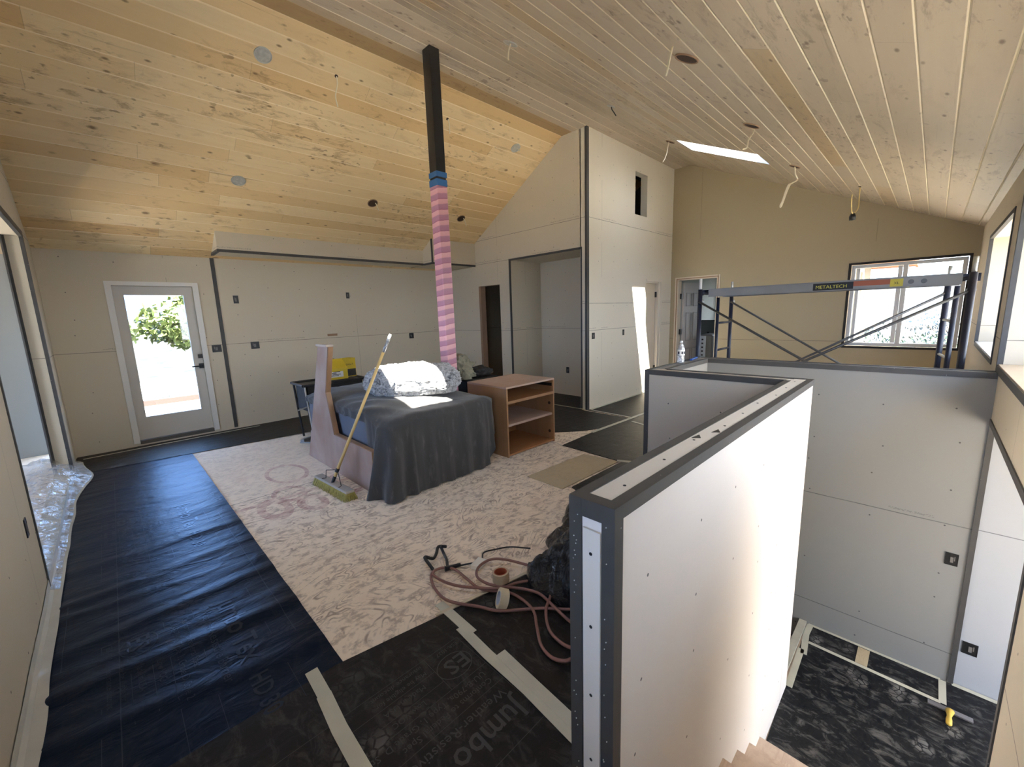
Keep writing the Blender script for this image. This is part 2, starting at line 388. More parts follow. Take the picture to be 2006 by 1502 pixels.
def slab(name, axis, c0, c1, us, zs, holes, mat, top=None):
    """wall slab between c0 and c1 along axis (0: X, 1: Y); u runs along the other; holes = [(u0,u1,z0,z1)]"""
    us = sorted(set(us) | {h[0] for h in holes} | {h[1] for h in holes}); zs = sorted(set(zs) | {h[2] for h in holes} | {h[3] for h in holes})
    us = [u for u in us if us[0] <= u <= us[-1]]
    def P(c, u, z):
        if top: z = min(z, top(u))
        return (c, u, z) if axis == 0 else (u, c, z)
    def solid(i, j):
        if i < 0 or j < 0 or i >= len(us)-1 or j >= len(zs)-1: return False
        um = (us[i]+us[i+1])/2; zm = (zs[j]+zs[j+1])/2
        if any(h[0] < um < h[1] and h[2] < zm < h[3] for h in holes): return False
        return True
    m = MB()
    def q(*p):
        a = (Vector(p[1])-Vector(p[0])).cross(Vector(p[2])-Vector(p[0])).length + (Vector(p[2])-Vector(p[0])).cross(Vector(p[3])-Vector(p[0])).length
        if a > 1e-7: m.quad(*p)
    for i in range(len(us)-1):
        for j in range(len(zs)-1):
            if not solid(i, j): continue
            a, b, c, d = us[i], us[i+1], zs[j], zs[j+1]
            for cc in (c0, c1): q(P(cc, a, c), P(cc, b, c), P(cc, b, d), P(cc, a, d))
            if not solid(i-1, j): q(P(c0, a, c), P(c1, a, c), P(c1, a, d), P(c0, a, d))
            if not solid(i+1, j): q(P(c0, b, c), P(c1, b, c), P(c1, b, d), P(c0, b, d))
            if not solid(i, j-1): q(P(c0, a, c), P(c0, b, c), P(c1, b, c), P(c1, a, c))
            if not solid(i, j+1): q(P(c0, a, d), P(c0, b, d), P(c1, b, d), P(c1, a, d))
    return struct(m.make(name, mat))
T = lambda y: zc(y)+.02

# ------------------------------------------------------------------ walls
LO = (3.45, 6.249, .03, 2.396); LW = (-.25, .6, .7, 2.0)                      # opening in the left wall
slab('wall_left', 0, XL-.13, XL, [YR-.35, Y2, Y1, YF+.13], [0, 5], [LO, LW], M_dry, T)
slab('wall_far', 1, YF, YF+.14, [XL-.13, XP+3], [-.25, 2.39], [(.15, .925, .03, 1.995)], M_dry)
WT = .34                                            # thickness of the right wall
W1 = (4.742, 6.64, 1.038, 2.105); W2 = (1.5, 4.29, 1.045, 2.105); W3 = (2.39, 4.30, ZL, .662)
slab('wall_right', 1, YR-WT, YR, [XL-.13, XB+.15], [ZL-.25, 2.39], [W1, W2, W3], M_dry)
BW = (-.261, .922, .857, 2.048); BD = (2.766, 3.505, 0, 2.045)
slab('wall_back', 0, XB, XB+.15, [YR-.35, Y2, YC+.13], [-.25, 5], [BW, BD], M_back, T)
CW = (6.526, 6.932, 3.065, 3.729); CD = (6.96, 7.5, 0, 1.996)
slab('wall_core', 1, YC, YC+.12, [XP, XB+.15], [-.25, ZR+.02], [CW, CD], M_core)
PD = (5.508, 6.081, 0, 2.033); AL = (3.734, 5.236, 0, 2.417)
slab('wall_pantry', 0, XP, XP+.11, [YC+.11, Y1, YF+.13], [-.25, 5], [PD, AL], M_dry, T)
# alcove box and the dark room behind the narrow doorway
AX = 5.965
m = MB(); m.box(AX, 3.62+.135, -.02, AX+.1, 5.34, 2.5); m.box(XP+.11, 5.236, -.02, AX, 5.34, 2.5); m.box(XP+.11, 3.6345+.12, -.02, AX, 3.735+.03, 2.5); m.box(XP+.11, 3.734, 2.417, AX, 5.236, 2.5)
struct(m.make('wall_alcove', M_dry))
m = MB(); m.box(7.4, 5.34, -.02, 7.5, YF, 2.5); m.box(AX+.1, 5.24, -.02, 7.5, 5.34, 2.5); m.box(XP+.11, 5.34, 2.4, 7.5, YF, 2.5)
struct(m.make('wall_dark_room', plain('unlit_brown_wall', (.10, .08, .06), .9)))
# space behind the small high window and the narrow core door
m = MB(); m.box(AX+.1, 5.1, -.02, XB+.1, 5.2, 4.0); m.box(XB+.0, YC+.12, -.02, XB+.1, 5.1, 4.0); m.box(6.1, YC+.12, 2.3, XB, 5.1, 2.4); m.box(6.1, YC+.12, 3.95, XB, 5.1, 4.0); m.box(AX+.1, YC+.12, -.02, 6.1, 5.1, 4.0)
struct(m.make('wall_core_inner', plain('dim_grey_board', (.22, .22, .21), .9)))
# stair half walls
HZ = 1.003
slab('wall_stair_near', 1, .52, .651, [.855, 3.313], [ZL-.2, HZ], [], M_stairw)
slab('wall_stair_middle', 0, 3.182, 3.313, [.651, 1.647], [ZL-1.3, HZ], [], drywall('drywall_stair_back', (.56, .51, .44), (-9,)))
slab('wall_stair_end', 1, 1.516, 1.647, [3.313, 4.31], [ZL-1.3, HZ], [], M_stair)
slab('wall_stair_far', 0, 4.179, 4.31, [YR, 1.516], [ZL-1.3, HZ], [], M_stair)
# lower entry recess beyond the opening beside the landing
m = MB(); m.box(4.195, -2.1, ZL-.1, 4.299, YR-.002, .66)
struct(m.make('wall_entry_far', drywall('drywall_entry', (.42, .44, .47), (-.11,))))
m = MB(); m.box(2.2, -2.1, ZL-.1, 2.3, YR-WT, .85); m.box(2.3, -3.4, .75, 4.4, YR-WT, .85)  # entry ceiling lengthened out of view to shut out direct sun
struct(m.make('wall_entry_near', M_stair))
# kitchen soffit
XS, XT, YS, YT, ZS = 1.176, 4.207, 6.433, 6.154, 2.406
def wedge(m, x0, x1, y0, y1, z0):
    m.prism([(y0, z0), (y1, z0), (y1, T(y1)), (y0, T(y0))], lambda p: (x0, p[0], p[1]), lambda p: (x1, p[0], p[1]))
m = MB(); wedge(m, XS, XT, YS, YF, ZS); wedge(m, XT, XP, YT, YF, ZS); struct(m.make('wall_soffit', M_dry, fix=True))
bt = .028
trim((XS-.004, YS-.004, ZS-.004, XT, YS+bt, ZS+bt), (XS-.004, YS-.004, ZS-.004, XS+bt, YF-.001, ZS+bt))
trim((XT-.004, YT-.004, ZS-.004, XP, YT+bt, ZS+.022), (XT-.004, YT-.004, ZS-.004, XT+bt, YS, ZS+.022))
trim((XT-.005, YT-.005, ZS, XT+.018, YT+.018, zc(YT)))
trim((1.16, YF-.007, .03, 1.205, YF+.01, ZS+.05))
trim((XP+.006-.02, YC-.007, 0, XP+.045, YC+.006, ZR), (XP-.007, YC-.006, 0, XP+.006, YC+.03, ZR))
# opening beads: alcove
b = .036
trim((XP-.006, AL[0]-b*.5, 0, XP+.02, AL[0]+.006, AL[3]+b*.6), (XP-.006, AL[0], AL[3]-.006, XP+.02, AL[1], AL[3]+b*.6), (XP-.006, AL[1]-.006, 0, XP+.02, AL[1]+b*.5, AL[3]+b*.6))
# left opening beads
trim((XL-.02, LO[1]-.006, 0, XL+.006, LO[1]+.05, LO[3]+.05), (XL-.02, LO[0], LO[3]-.006, XL+.006, LO[1], LO[3]+.05), (XL-.02, LO[0]-.012, 0, XL+.006, LO[0]+.004, LO[3]+.05))
trim((XL-.135, LO[1]-.006, 0, XL-.11, LO[1]+.02, LO[3]), (XL-.137, LO[1]-.05, 0.02, XL-.125, LO[1]-.001, LO[3]))
# right wall opening beads
def wbead(w, far=True, near=True, t=.045):
    x0, x1, z0, z1 = w; bx = []
    y0, y1 = YR-.02, YR+.006
    bx.append((x0-t, y0, z0-t, x1+t, y1, z0+.004)); bx.append((x0-t, y0, z1-.004, x1+t, y1, z1+t))
    if far: bx.append((x1-.004, y0, z0, x1+t, y1, z1))
    if near: bx.append((x0-t, y0, z0, x0+.004, y1, z1))
    return trim(*bx)
wbead(W1, t=.03); wbead(W2, t=.045)
trim((W3[0]-.03, YR-.02, ZL, W3[0]+.004, YR+.006, W3[3]+.03), (W3[0], YR-.02, W3[3]-.004, W3[1], YR+.006, W3[3]+.035), (4.171, YR-.024, ZL+.01, 4.1785, YR+.004, W3[3]))
# half wall cap strips and beads
def cap(x0, y0, x1, y1, w=.03):
    return [(x0, y0, HZ-w, x1, y1, HZ+.004)]
e = .005; w = .034
trim((.855-e, .52-e, HZ-w, 3.313+e, .52+w*.9, HZ+e), (.855-e, .651-w*.9, HZ-w, 3.182, .651+e, HZ+e), (.855-e, .52-e, HZ-w*1.3, .855+w, .651+e, HZ+e),
     (.855-e, .52-e, 0, .855+w, .52+.032, HZ), (.855-e, .651-.032, 0, .855+w, .651+e, HZ))
trim((3.182-e, .651, HZ-w, 3.182+w*.8, 1.647+e, HZ+e), (3.313-w*.8, .553, HZ-w, 3.313+e, 1.516, HZ+e), (3.182-e, 1.647-.03, 0, 3.182+.03, 1.647+e, HZ))
trim((3.182, 1.647-w*.8, HZ-w, 4.31, 1.647+e, HZ+e), (3.313, 1.516-e, HZ-w, 4.179, 1.516+w*.8, HZ+e))
trim((4.179-e, YR+.003, HZ-w, 4.179+w*.8, 1.516, HZ+e), (4.31-w*.8, YR+.003, HZ-w, 4.31+e, 1.62, HZ+e))
# cap strip boards (paler) with screws and pencil marks
m = MB(); m.box(.889, .551, HZ+.001, 3.28, .62, HZ+.003); m.cur = 1
for k in range(9): m.lathe([(0, HZ+.0045), (.005, HZ+.0045), (.005, HZ+.002)], (1.0+k*.27, .585+.01*((k*7) % 3-1), 0), seg=8)
for x in (1.56, 1.68): m.prism([(x, .612-(.03 if x > 1.6 else 0)), (x+.06, .606-(.03 if x > 1.6 else 0)), (x+.02, .585-(.03 if x > 1.6 else 0))], lambda p: (p[0], p[1], HZ+.0031), lambda p: (p[0], p[1], HZ+.0045))
struct(m.make('trim_cap_strip', [M_cap, M_black]))
m = MB(); m.box(.8465, .556, .05, .852, .611, HZ-.075); m.cur = 1
for k in range(4): m.lathe([(0, -.8455), (.005, -.8455), (.005, -.848)], (0, .585, .2+k*.22), ax=(-1, 0, 0), seg=8)
struct(m.make('trim_end_strip', [M_cap, M_black]))
# speckle of staples along the end beads
m = MB()
random.seed(3)
for k in range(34):
    z = .1+random.random()*.86; y = random.choice((.535, .637))+random.uniform(-.009, .009)
    m.box(.8462, y-.0011, z-.0011, .8499, y+.0011, z+.0011)
struct(m.make('trim_bead_staples', M_white))

# ------------------------------------------------------------------ ceiling of boards
def ceil_plane(name, ya, yb, zf, pitch, y0, mat, sky):
    m = MB(); lo, hi = min(ya, yb), max(ya, yb)
    ks = range(math.floor((lo-y0)/pitch)-1, math.ceil((hi-y0)/pitch)+2)
    gr = [y0+k*pitch for k in ks if lo < y0+k*pitch < hi]
    cuts = [(lo, 0), (hi, 0)] + [(y, 1) for y in gr]
    if sky: cuts += [(SKY_Y[0], 0), (SKY_Y[1], 0)]
    cuts.sort(); g, d = .0065, .007
    prof = []
    for (a, ka), (b2, kb) in zip(cuts, cuts[1:]):
        if b2-a < .004: continue
        p = []
        if ka: p.append((a, d))
        p.append((a+(g if ka else 0), 0)); p.append((b2-(g if kb else 0), 0))
        if kb: p.append((b2, d))
        prof.append((a, b2, p))
    X0, X1 = XL-.02, XB+.01
    xc = [X0, X1]
    if sky:
        for s in SKY: xc += list(s)
    xc.sort()
    for a, b2, p in prof:
        ym = (a+b2)/2
        for xa, xb in zip(xc, xc[1:]):
            xm = (xa+xb)/2
            if sky and SKY_Y[0] < ym < SKY_Y[1] and any(s[0] < xm < s[1] for s in SKY): continue
            for (u, du), (v, dv) in zip(p, p[1:]):
                m.quad((xa, u, zf(u)+du), (xb, u, zf(u)+du), (xb, v, zf(v)+dv), (xa, v, zf(v)+dv))
    return struct(m.make(name, mat))
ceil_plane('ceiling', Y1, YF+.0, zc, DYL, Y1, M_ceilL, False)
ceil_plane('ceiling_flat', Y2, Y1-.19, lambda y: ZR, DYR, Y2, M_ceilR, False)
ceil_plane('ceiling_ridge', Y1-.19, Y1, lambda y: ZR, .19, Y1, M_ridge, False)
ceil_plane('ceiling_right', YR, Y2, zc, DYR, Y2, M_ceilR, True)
# roof slab with skylight shafts, eaves
OFF = .30
def roof():
    m = MB(); xs = sorted([-2.6, 9.0]+[v for s in SKY for v in s])  # side overhang lengthened out of view to keep sun off the left window
    def zt(y): return ZR+OFF - (SR*(Y2-y) if y < Y2 else SL*(y-Y1) if y > Y1 else 0)
    ys = [-1.25, SKY_Y[0], SKY_Y[1], Y2, Y1, 7.7]
    for y0, y1 in zip(ys, ys[1:]):
        for xa, xb in zip(xs, xs[1:]):
            if (y0, y1) == SKY_Y and any(abs(s[0]-xa) < 1e-6 for s in SKY): continue
            m.prism([(y0, zt(y0)), (y1, zt(y1)), (y1, zt(y1)+.08), (y0, zt(y0)+.08)], lambda p: (xa, p[0], p[1]), lambda p: (xb, p[0], p[1]))
    # eave undersides
    m.box(-2.6, -1.25, 2.30, 9.0, YR-WT+.02, 2.36)
    struct(m.make('ceiling_roof', plain('roof_boards', (.35, .27, .18), .9), fix=False))
roof()
for i, s in enumerate(SKY):
    m = MB(); y0, y1 = SKY_Y
    for xa in s: m.quad((xa, y0, zc(y0)), (xa, y1, zc(y1)), (xa, y1, zc(y1)+OFF+.05), (xa, y0, zc(y0)+OFF+.05))
    for y in (y0, y1): m.quad((s[0], y, zc(y)), (s[1], y, zc(y)), (s[1], y, zc(y)+OFF+.05), (s[0], y, zc(y)+OFF+.05))
    o = struct(m.make('window_%d' % (5+i), M_white))
    m = MB(); m.quad((s[0], y0, zc(y0)+OFF), (s[1], y0, zc(y0)+OFF), (s[1], y1, zc(y1)+OFF), (s[0], y1, zc(y1)+OFF)); m.make('pane', M_glass, o)
# ------------------------------------------------------------------ floor
fz = -.25
m = MB()
m.box(XL-.13, YR-WT, fz, .90, YF+.14, 0)
m.box(.90, .651, fz, 3.182, YF+.14, 0)
m.box(3.182, 1.647, fz, 4.31, YF+.14, 0)
m.box(4.31, YR-.2, fz, 12.0, YF+.14, 0)
m.box(XL-2.6, 2.9, fz, XL-.13, 8.2, .0)
struct(m.make('floor', M_ply))
m = MB(); m.box(2.2, YR-1.8, ZL-.2, 4.33, .52, ZL); m.box(3.313, .52, ZL-.2, 4.31, .56, ZL)
struct(m.make('floor_landing', M_ply2))
# stairs down to the landing, and the second flight
m = MB()
for i in range(1, 9):
    z = ZL+.1696*i; x = 2.60-.243*(i-1)
    if i < 8: m.box(x-.27, YR+.004, z-.03, x, .5199, z); m.box(x-.05, YR+.004, z-.1696, x-.025, .5199, z-.03)
    else: m.box(.88, YR+.004, -.17, .9, .5199, 0)
struct(m.make('floor_stair_flight', M_ply2))
m = MB()
for i in range(1, 5): m.box(3.313, .56+.25*(i-1), ZL-.19*i-.03, 4.179, .56+.25*i+.02, ZL-.19*i); m.box(3.313, .56+.25*i, ZL-.19*(i+1), 4.179, .56+.25*i+.02, ZL-.19*i)
m.box(3.313, .54, ZL-.2, 4.179, .56, ZL-.03)
struct(m.make('floor_lower_flight', M_ply2))
trim((3.32, .545, ZL+.001, 4.178, .60, ZL+.02), mat=plain('bare_stair_edge', (.50, .49, .42), .8, var=.2, vs=12))
# ------------------------------------------------------------------ windows and doors
def sash_window(name, axis, c, u0, u1, z0, z1, mulls, t=.05, d=.05):
    """vinyl frame in a wall opening with vertical mullions and panes"""
    def bx(m, a, b2, e0, e1, c0, c1):
        if axis == 0: m.box(c0, a, e0, c1, b2, e1)
        else: m.box(a, c0, e0, b2, c1, e1)
    f = MB(); bx(f, u0, u1, z0, z0+t, c, c+d); bx(f, u0, u1, z1-t, z1, c, c+d); bx(f, u0, u0+t, z0+t, z1-t, c, c+d); bx(f, u1-t, u1, z0+t, z1-t, c, c+d)
    root = struct(f.make(name, M_vinyl))
    for q in mulls:
        s_ = MB(); bx(s_, q-t*.55, q+t*.55, z0+t, z1-t, c-.005, c+d*.8); s_.make('mullion', M_vinyl, root)
    ed = [u0+t]+list(mulls)+[u1-t]
    for a, b2 in zip(ed, ed[1:]):
        p = MB(); bx(p, a, b2, z0+t, z1-t, c+d*.4, c+d*.4+.006); p.make('pane', M_glass, root)
    return root
wn = sash_window('window_1', 0, XB+.05, BW[0]+.01, BW[1]-.01, BW[2]+.01, BW[3]-.01, [.33], .045, .06)
m = MB(); m.box(XB+.042, .33+.03, BW[2]+.06, XB+.075, .33+.075, BW[3]-.06); m.box(XB+.042, BW[1]-.11, BW[2]+.06, XB+.075, BW[1]-.075, BW[3]-.06); m.make('sash', M_vinyl, wn)
k = .022
trim((XB-.006, BW[0]-k, BW[2]-k, XB+.03, BW[0]+.006, BW[3]+k), (XB-.006, BW[1]-.006, BW[2]-k, XB+.03, BW[1]+k, BW[3]+k), (XB-.006, BW[0], BW[2]-k, XB+.03, BW[1], BW[2]+.006), (XB-.006, BW[0], BW[3]-.006, XB+.03, BW[1], BW[3]+k), mat=plain('black_window_gap', (.025, .02, .018), .8))
for i, (w, mu) in enumerate(((W1, [5.69]), (W2, [2.9]))):
    sash_window('window_%d' % (2+i), 1, YR-WT+.02, w[0]+.004, w[1]-.004, w[2]+.004, w[3]-.004, mu, .05, .05)
# sills
m = MB(); m.box(W1[0]+.004, YR-WT+.08, W1[2]+.001, W1[1]-.004, YR+.0, W1[2]+.012); struct(m.make('trim_sill_far', plain('pale_sill', (.62, .62, .63), .35)))
m = MB(); m.box(W2[0]+.004, YR-WT+.08, W2[2]+.001, W2[1]-.004, YR+.0, W2[2]+.012); struct(m.make('trim_sill_near', plain('tan_sill_board', (.58, .47, .34), .5, var=.1)))
# patio door
d0 = struct(MB().box(.152, YF+.045, .075, .924, YF+.09, .36).box(.152, YF+.045, 1.885, .924, YF+.09, 1.992).box(.152, YF+.045, .36, .249, YF+.09, 1.885).box(.822, YF+.045, .36, .924, YF+.09, 1.885).make('door_1', M_doorp))
MB().box(.249, YF+.06, .36, .822, YF+.07, 1.885).make('glass_pane', M_glass, d0)
g_ = MB(); q = .012
g_.box(.249-q, YF+.038, .36-q, .822+q, YF+.046, .36).box(.249-q, YF+.038, 1.885, .822+q, YF+.046, 1.885+q).box(.249-q, YF+.038, .36, .249, YF+.046, 1.885).box(.822, YF+.038, .36, .822+q, YF+.046, 1.885)
g_.make('glazing_bead', M_doorp, d0)
h = MB(); h.box(.872, YF+.030, .915, .927, YF+.045, .98); h.tube([(.90, YF+.045, .947), (.90, YF-.005, .947), (.89, YF-.012, .947), (.79, YF-.012, .947)], .009)
h.make('lever_handle', M_black, d0)
MB().box(.876, YF+.026, 1.052, .932, YF+.045, 1.105).make('deadbolt', M_black, d0)
c = MB(); c.box(.09, YF-.012, .045, .15, YF+.012, 2.045).box(.925, YF-.012, .045, .986, YF+.012, 2.045).box(.15, YF-.012, 1.995, .925, YF+.012, 2.045)
c.make('door_casing', M_white, d0)
MB().box(.15, YF-.004, .028, .925, YF+.12, .07).make('threshold', plain('dark_threshold', (.10, .09, .08), .5), d0)
# narrow core door, closed
x0, x1 = CD[0], CD[1]
d3 = struct(B('door_3', (x0+.02, YC+.055, .01, x1-.09, YC+.09, 1.97), M_cases))
for z in (.35, 1.72): MB().box(x1-.105, YC+.03, z, x1-.07, YC+.056, z+.10).make('hinge', M_black, d3)
c = MB(); c.box(x1-.075, YC-.0, 0, x1, YC+.11, 1.996).box(x0, YC+.09, 0, x0+.02, YC+.11, 1.996).box(x0, YC+.01, 1.97, x1, YC+.11, 1.996).box(x1, YC-.014, 0, x1+.05, YC, 2.03).box(x0, YC-.014, 1.996, x1, YC, 2.03)
c.make('door_casing', plain('pale_casing', (.72, .66, .56), .6), d3)
# six panel door, ajar into the far room
hx, hy, ang, wd = XB+.16, BD[1]-.05, math.radians(-5), .70
Md = Matrix.Translation((hx, hy, 0)) @ Matrix.Rotation(ang, 4, 'Z')
M_dgrey = plain('grey_door_paint', (.46, .43, .40), .45); M_dgrey2 = plain('door_moulding_shade', (.34, .315, .29), .45)  # mouldings coloured darker in place of the shade of their relief
d4 = struct(MB().box(0, -.018, .01, wd, .018, 1.99, Md).make('door_4', M_dgrey))
for px in ((.10, .315), (.385, .60)):
    for pz in ((.22, .72), (.86, 1.42), (1.54, 1.80)):
        m = MB()
        for s_ in (-1, 1):
            a = .018*s_; bq = .027*s_
            m.box(px[0], min(a, bq), pz[0], px[1], max(a, bq), pz[0]+.02, Md); m.box(px[0], min(a, bq), pz[1]-.02, px[1], max(a, bq), pz[1], Md)
            m.box(px[0], min(a, bq), pz[0], px[0]+.018, max(a, bq), pz[1], Md); m.box(px[1]-.018, min(a, bq), pz[0], px[1], max(a, bq), pz[1], Md)
        m.make('raised_panel', M_dgrey2, d4)
MB().lathe([(0, -.07), (.024, -.066), (.028, -.05), (.012, -.035), (.012, .035), (.028, .05), (.024, .066), (0, .07)], Md @ Vector((wd-.06, 0, .93)), ax=Md.to_3x3() @ Vector((0, 1, 0)), seg=16).make('door_knob', M_silver, d4, smooth=True)
for z in (.28, 1.0, 1.68): MB().box(XB+.085, BD[1]-.06, z, XB+.135, BD[1]-.024, z+.1).make('hinge', M_black, d4)
c = MB(); k = .02
M_raw = plain('raw_brown_jamb', (.30, .19, .12), .8, var=.15)
c.box(XB-.004, BD[1]-k, 0, XB+.15, BD[1], BD[3]).box(XB-.004, BD[0], 0, XB+.15, BD[0]+k, BD[3]).box(XB-.004, BD[0], BD[3]-k, XB+.15, BD[1], BD[3])
struct(c.make('trim_back_jamb', M_cases))
trim((XB-.008, BD[1]-.004, 0, XB+.01, BD[1]+.014, BD[3]+.012), (XB-.008, BD[0]-.014, 0, XB+.01, BD[0]+.004, BD[3]+.012), (XB-.008, BD[0], BD[3]-.002, XB+.01, BD[1], BD[3]+.012), mat=M_raw)
trim((XB-.012, BD[0]+.0, BD[3]+.012, XB-.001, BD[1]+.014, BD[3]+.034), (XB-.012, BD[0]-.036, 1.2, XB-.001, BD[0]-.014, BD[3]+.034), (XB-.012, BD[1]+.014, 0, XB-.001, BD[1]+.036, BD[3]+.034), mat=M_cases)
# rough jamb of the dark doorway
struct(MB().box(XP-.006, PD[1]-.055, 0, XP+.11, PD[1], PD[3]).make('trim_rough_jamb', M_raw))
# far room beyond the back wall
M_room = plain('grey_green_room', (.40, .42, .40), .9)
rm = MB(); x2 = 11.2; y1_ = 1.08
rm.box(x2, y1_, -.1, x2+.1, 4.0, .8).box(x2, y1_, 2.1, x2+.1, 4.0, 2.6).box(x2, y1_, .8, x2+.1, 2.2, 2.1).box(x2, 3.4, .8, x2+.1, 4.0, 2.1).box(XB+.15, y1_, 2.45, x2, 4.0, 2.55).box(XB+.15, 3.9, -.1, x2, 4.0, 2.5)
struct(rm.make('wall_room_beyond', M_room))
struct(MB().box(XB+.15, y1_-.1, -.6, x2+.1, y1_, 2.55).make('wall_wing_outside', plain('cream_siding', (.22, .20, .15), .8)))
struct(MB().box(XB+.15, y1_-.75, 2.18, x2+.6, y1_+.2, 2.26).box(XB+.15, y1_-.78, 2.16, x2+.6, y1_-.74, 2.36).make('trim_wing_soffit', plain('orange_soffit_boards', (.18, .08, .035), .8)))
struct(MB().box(9.2, y1_-.12, .9, 9.26, y1_-.09, 2.1).box(10.0, y1_-.12, .9, 10.06, y1_-.09, 2.1).box(9.2, y1_-.12, 2.04, 10.06, y1_-.09, 2.1).box(9.2, y1_-.12, .9, 10.06, y1_-.09, .96).make('trim_wing_window', M_vinyl))
# left bay: beyond the opening
M_bay = plain('bay_board', (.24, .245, .24), .85)
bm_ = MB(); bm_.box(XL-.137, LO[1]-.001+.0, 0, XL-.13, LO[1]+.02, .01)
bay = MB(); bay.box(XL-2.6, 7.45, 0, XL-.13, 7.55, 2.5).box(XL-2.6, 3.1, 2.5, XL-.13, 7.55, 2.6).box(XL-2.6, 3.0, 0, XL-.13, 3.1, 2.5)
bay.box(XL-2.6, 3.1, 0, XL-2.5, 3.5, 2.5).box(XL-2.6, 6.0, 0, XL-2.5, 7.45, 2.5).box(XL-2.6, 3.5, 2.25, XL-2.5, 6.0, 2.5).box(XL-2.6, 3.5, 0, XL-2.5, 6.0, .25)
struct(bay.make('wall_bay', M_bay))
sash_window('window_4', 0, XL-2.58, 3.5, 6.0, .25, 2.25, [4.75], .05, .05)
portal('portal_bay', (XL-2.45, 4.75, 1.25), (1, 0, 0), 2.0, 2.5)
sash_window('window_7', 0, XL-.125, LW[0], LW[1], LW[2], LW[3], [], .05, .05)
portal('portal_left', (XL-.16, .175, 1.35), (1, 0, 0), 1.3, .85)
portal('portal_right_far', (5.69, YR-WT-.02, 1.57), (0, 1, 0), 1.9, 1.07)
portal('portal_right_near', (2.895, YR-WT-.02, 1.57), (0, 1, 0), 2.79, 1.07)
portal('portal_back', (XB+.12, .33, 1.45), (-1, 0, 0), 1.19, 1.18)
portal('portal_door', (.535, YF+.12, 1.12), (0, -1, 0), .57, 1.52)
portal('portal_entry', (3.2, -2.1, -.3), (0, 1, 0), 1.9, 2.1)
portal('portal_room', (11.35, 2.8, 1.45), (-1, 0, 0), 1.2, 1.3)
for s in SKY: portal('portal_sky', ((s[0]+s[1])/2, 2.16, zc(2.16)+OFF+.1), (0, .413, -.911), .52, 1.09)
# ------------------------------------------------------------------ building paper, tape
def sheet(name, poly_rows, zf, mat, label, grp=None):
    """grid sheet from rows of left/right edges"""
    m = MB(); n = len(poly_rows[0]); V = []
    me = bpy.data.meshes.new(name); vs = []; fs = []
    for r in poly_rows:
        for (x, y) in r: vs.append((x, y, zf(x, y)))
    for i in range(len(poly_rows)-1):
        for j in range(n-1): a = i*n+j; fs.append((a, a+1, a+n+1, a+n))
    me.from_pydata(vs, [], fs)
    for p in me.polygons: p.use_smooth = True
    o = link(name, me, mat); tag(o, label, 'building paper', grp); return o
def rect_rows(x0, x1, y0, y1, nx, ny, jit=.0, seed=0):
    R = []
    for i in range(ny+1):
        y = y0+(y1-y0)*i/ny
        jx0 = jit*noise.noise(Vector((seed, y*1.7, 0))); jx1 = jit*noise.noise(Vector((seed+9, y*1.7, 0)))
        R.append([(x0+jx0+(x1+jx1-x0-jx0)*j/nx, y) for j in range(nx+1)])
    return R
def ridge(x, y):
    z = 0
    for (yc, sl, a, wd_) in ((3.60, -.02, .020, .06), (4.05, .1, .008, .08), (3.2, .08, .010, .05), (2.72, .05, .022, .055), (2.35, -.1, .022, .06), (2.02, -.22, .016, .06), (4.6, -.05, .006, .07), (5.2, .06, .005, .05), (5.7, 0, .004, .05), (3.0, -.15, .007, .04)):
        d = (y-(yc+sl*x+.04*noise.noise(Vector((x*2, yc, 0)))))
        env = .55+.45*noise.noise(Vector((x*1.5, yc*3, 2)))
        z += a*env*(math.exp(-(d/wd_)**2) + .35*math.exp(-((d-.13)/.05)**2))
    e_ = min(1, max(0, (x-XL)/.06))*min(1, max(0, (.60-x)/.12+.25))
    return .004 + z*e_*min(1, max(0, (y-1.75)/.3)) + .0025*noise.noise(Vector((x*3, y*7, 0))) + .0015
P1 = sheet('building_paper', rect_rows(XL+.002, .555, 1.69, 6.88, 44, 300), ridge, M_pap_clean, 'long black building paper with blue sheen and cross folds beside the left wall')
def flat(h, a=.0015): return lambda x, y: h+a*noise.noise(Vector((x*4, y*4, h*100)))
# near dusty sheet, slanted far edge
def near_rows():
    R = []; n = 60
    for i in range(n+1):
        t = i/n; r = []
        for j in range(81):
            x = XL+.002+(3.18-XL)*j/80
            far = 1.700 if x < .56 else 1.694-.175*(x-.562)
            y0 = .655 if x > .9 else .30
            r.append((x, y0+(far-y0)*t))
        R.append(r)
    return R
P2 = sheet('building_paper', near_rows(), flat(.0075), M_pap_dirty, 'dusty black building paper with large grey lettering, nearest the half wall end')
P3 = sheet('building_paper', [[(XL+.01+(5.15-XL)*j/60, 5.99-.112*(XL+.01+(5.15-XL)*j/60) +.06 + (6.905-(5.99-.112*(XL+.01+(5.15-XL)*j/60)+.06))*i/12) for j in range(61)] for i in range(13)], flat(.0095), M_pap_hall, 'strip of black building paper running along the base of the far kitchen wall')
def hall(name, pts, h, label):
    m = MB(); m.prism(pts, lambda p: (p[0], p[1], .0012), lambda p: (p[0], p[1], h)); o = m.make(name, M_pap_hall); return tag(o, label, 'building paper')
hall('building_paper', [(3.555, 2.843), (4.16, 2.872), (7.9, 2.83), (7.9, 1.70), (3.6, 1.66), (3.52, 2.09)], .0062, 'dark brown-black building paper on the hall floor against the stair half wall')
hall('building_paper', [(3.68, 3.63), (3.68, 3.43), (4.18, 3.0), (4.5, 2.86), (5.10, 2.87), (5.10, 3.64), (5.17, 3.76), (5.93, 3.76), (5.93, 5.20), (5.16, 5.22), (5.1, 5.95), (3.4, 5.5)], .0045, 'black building paper reaching into the wall alcove behind the cabinet')
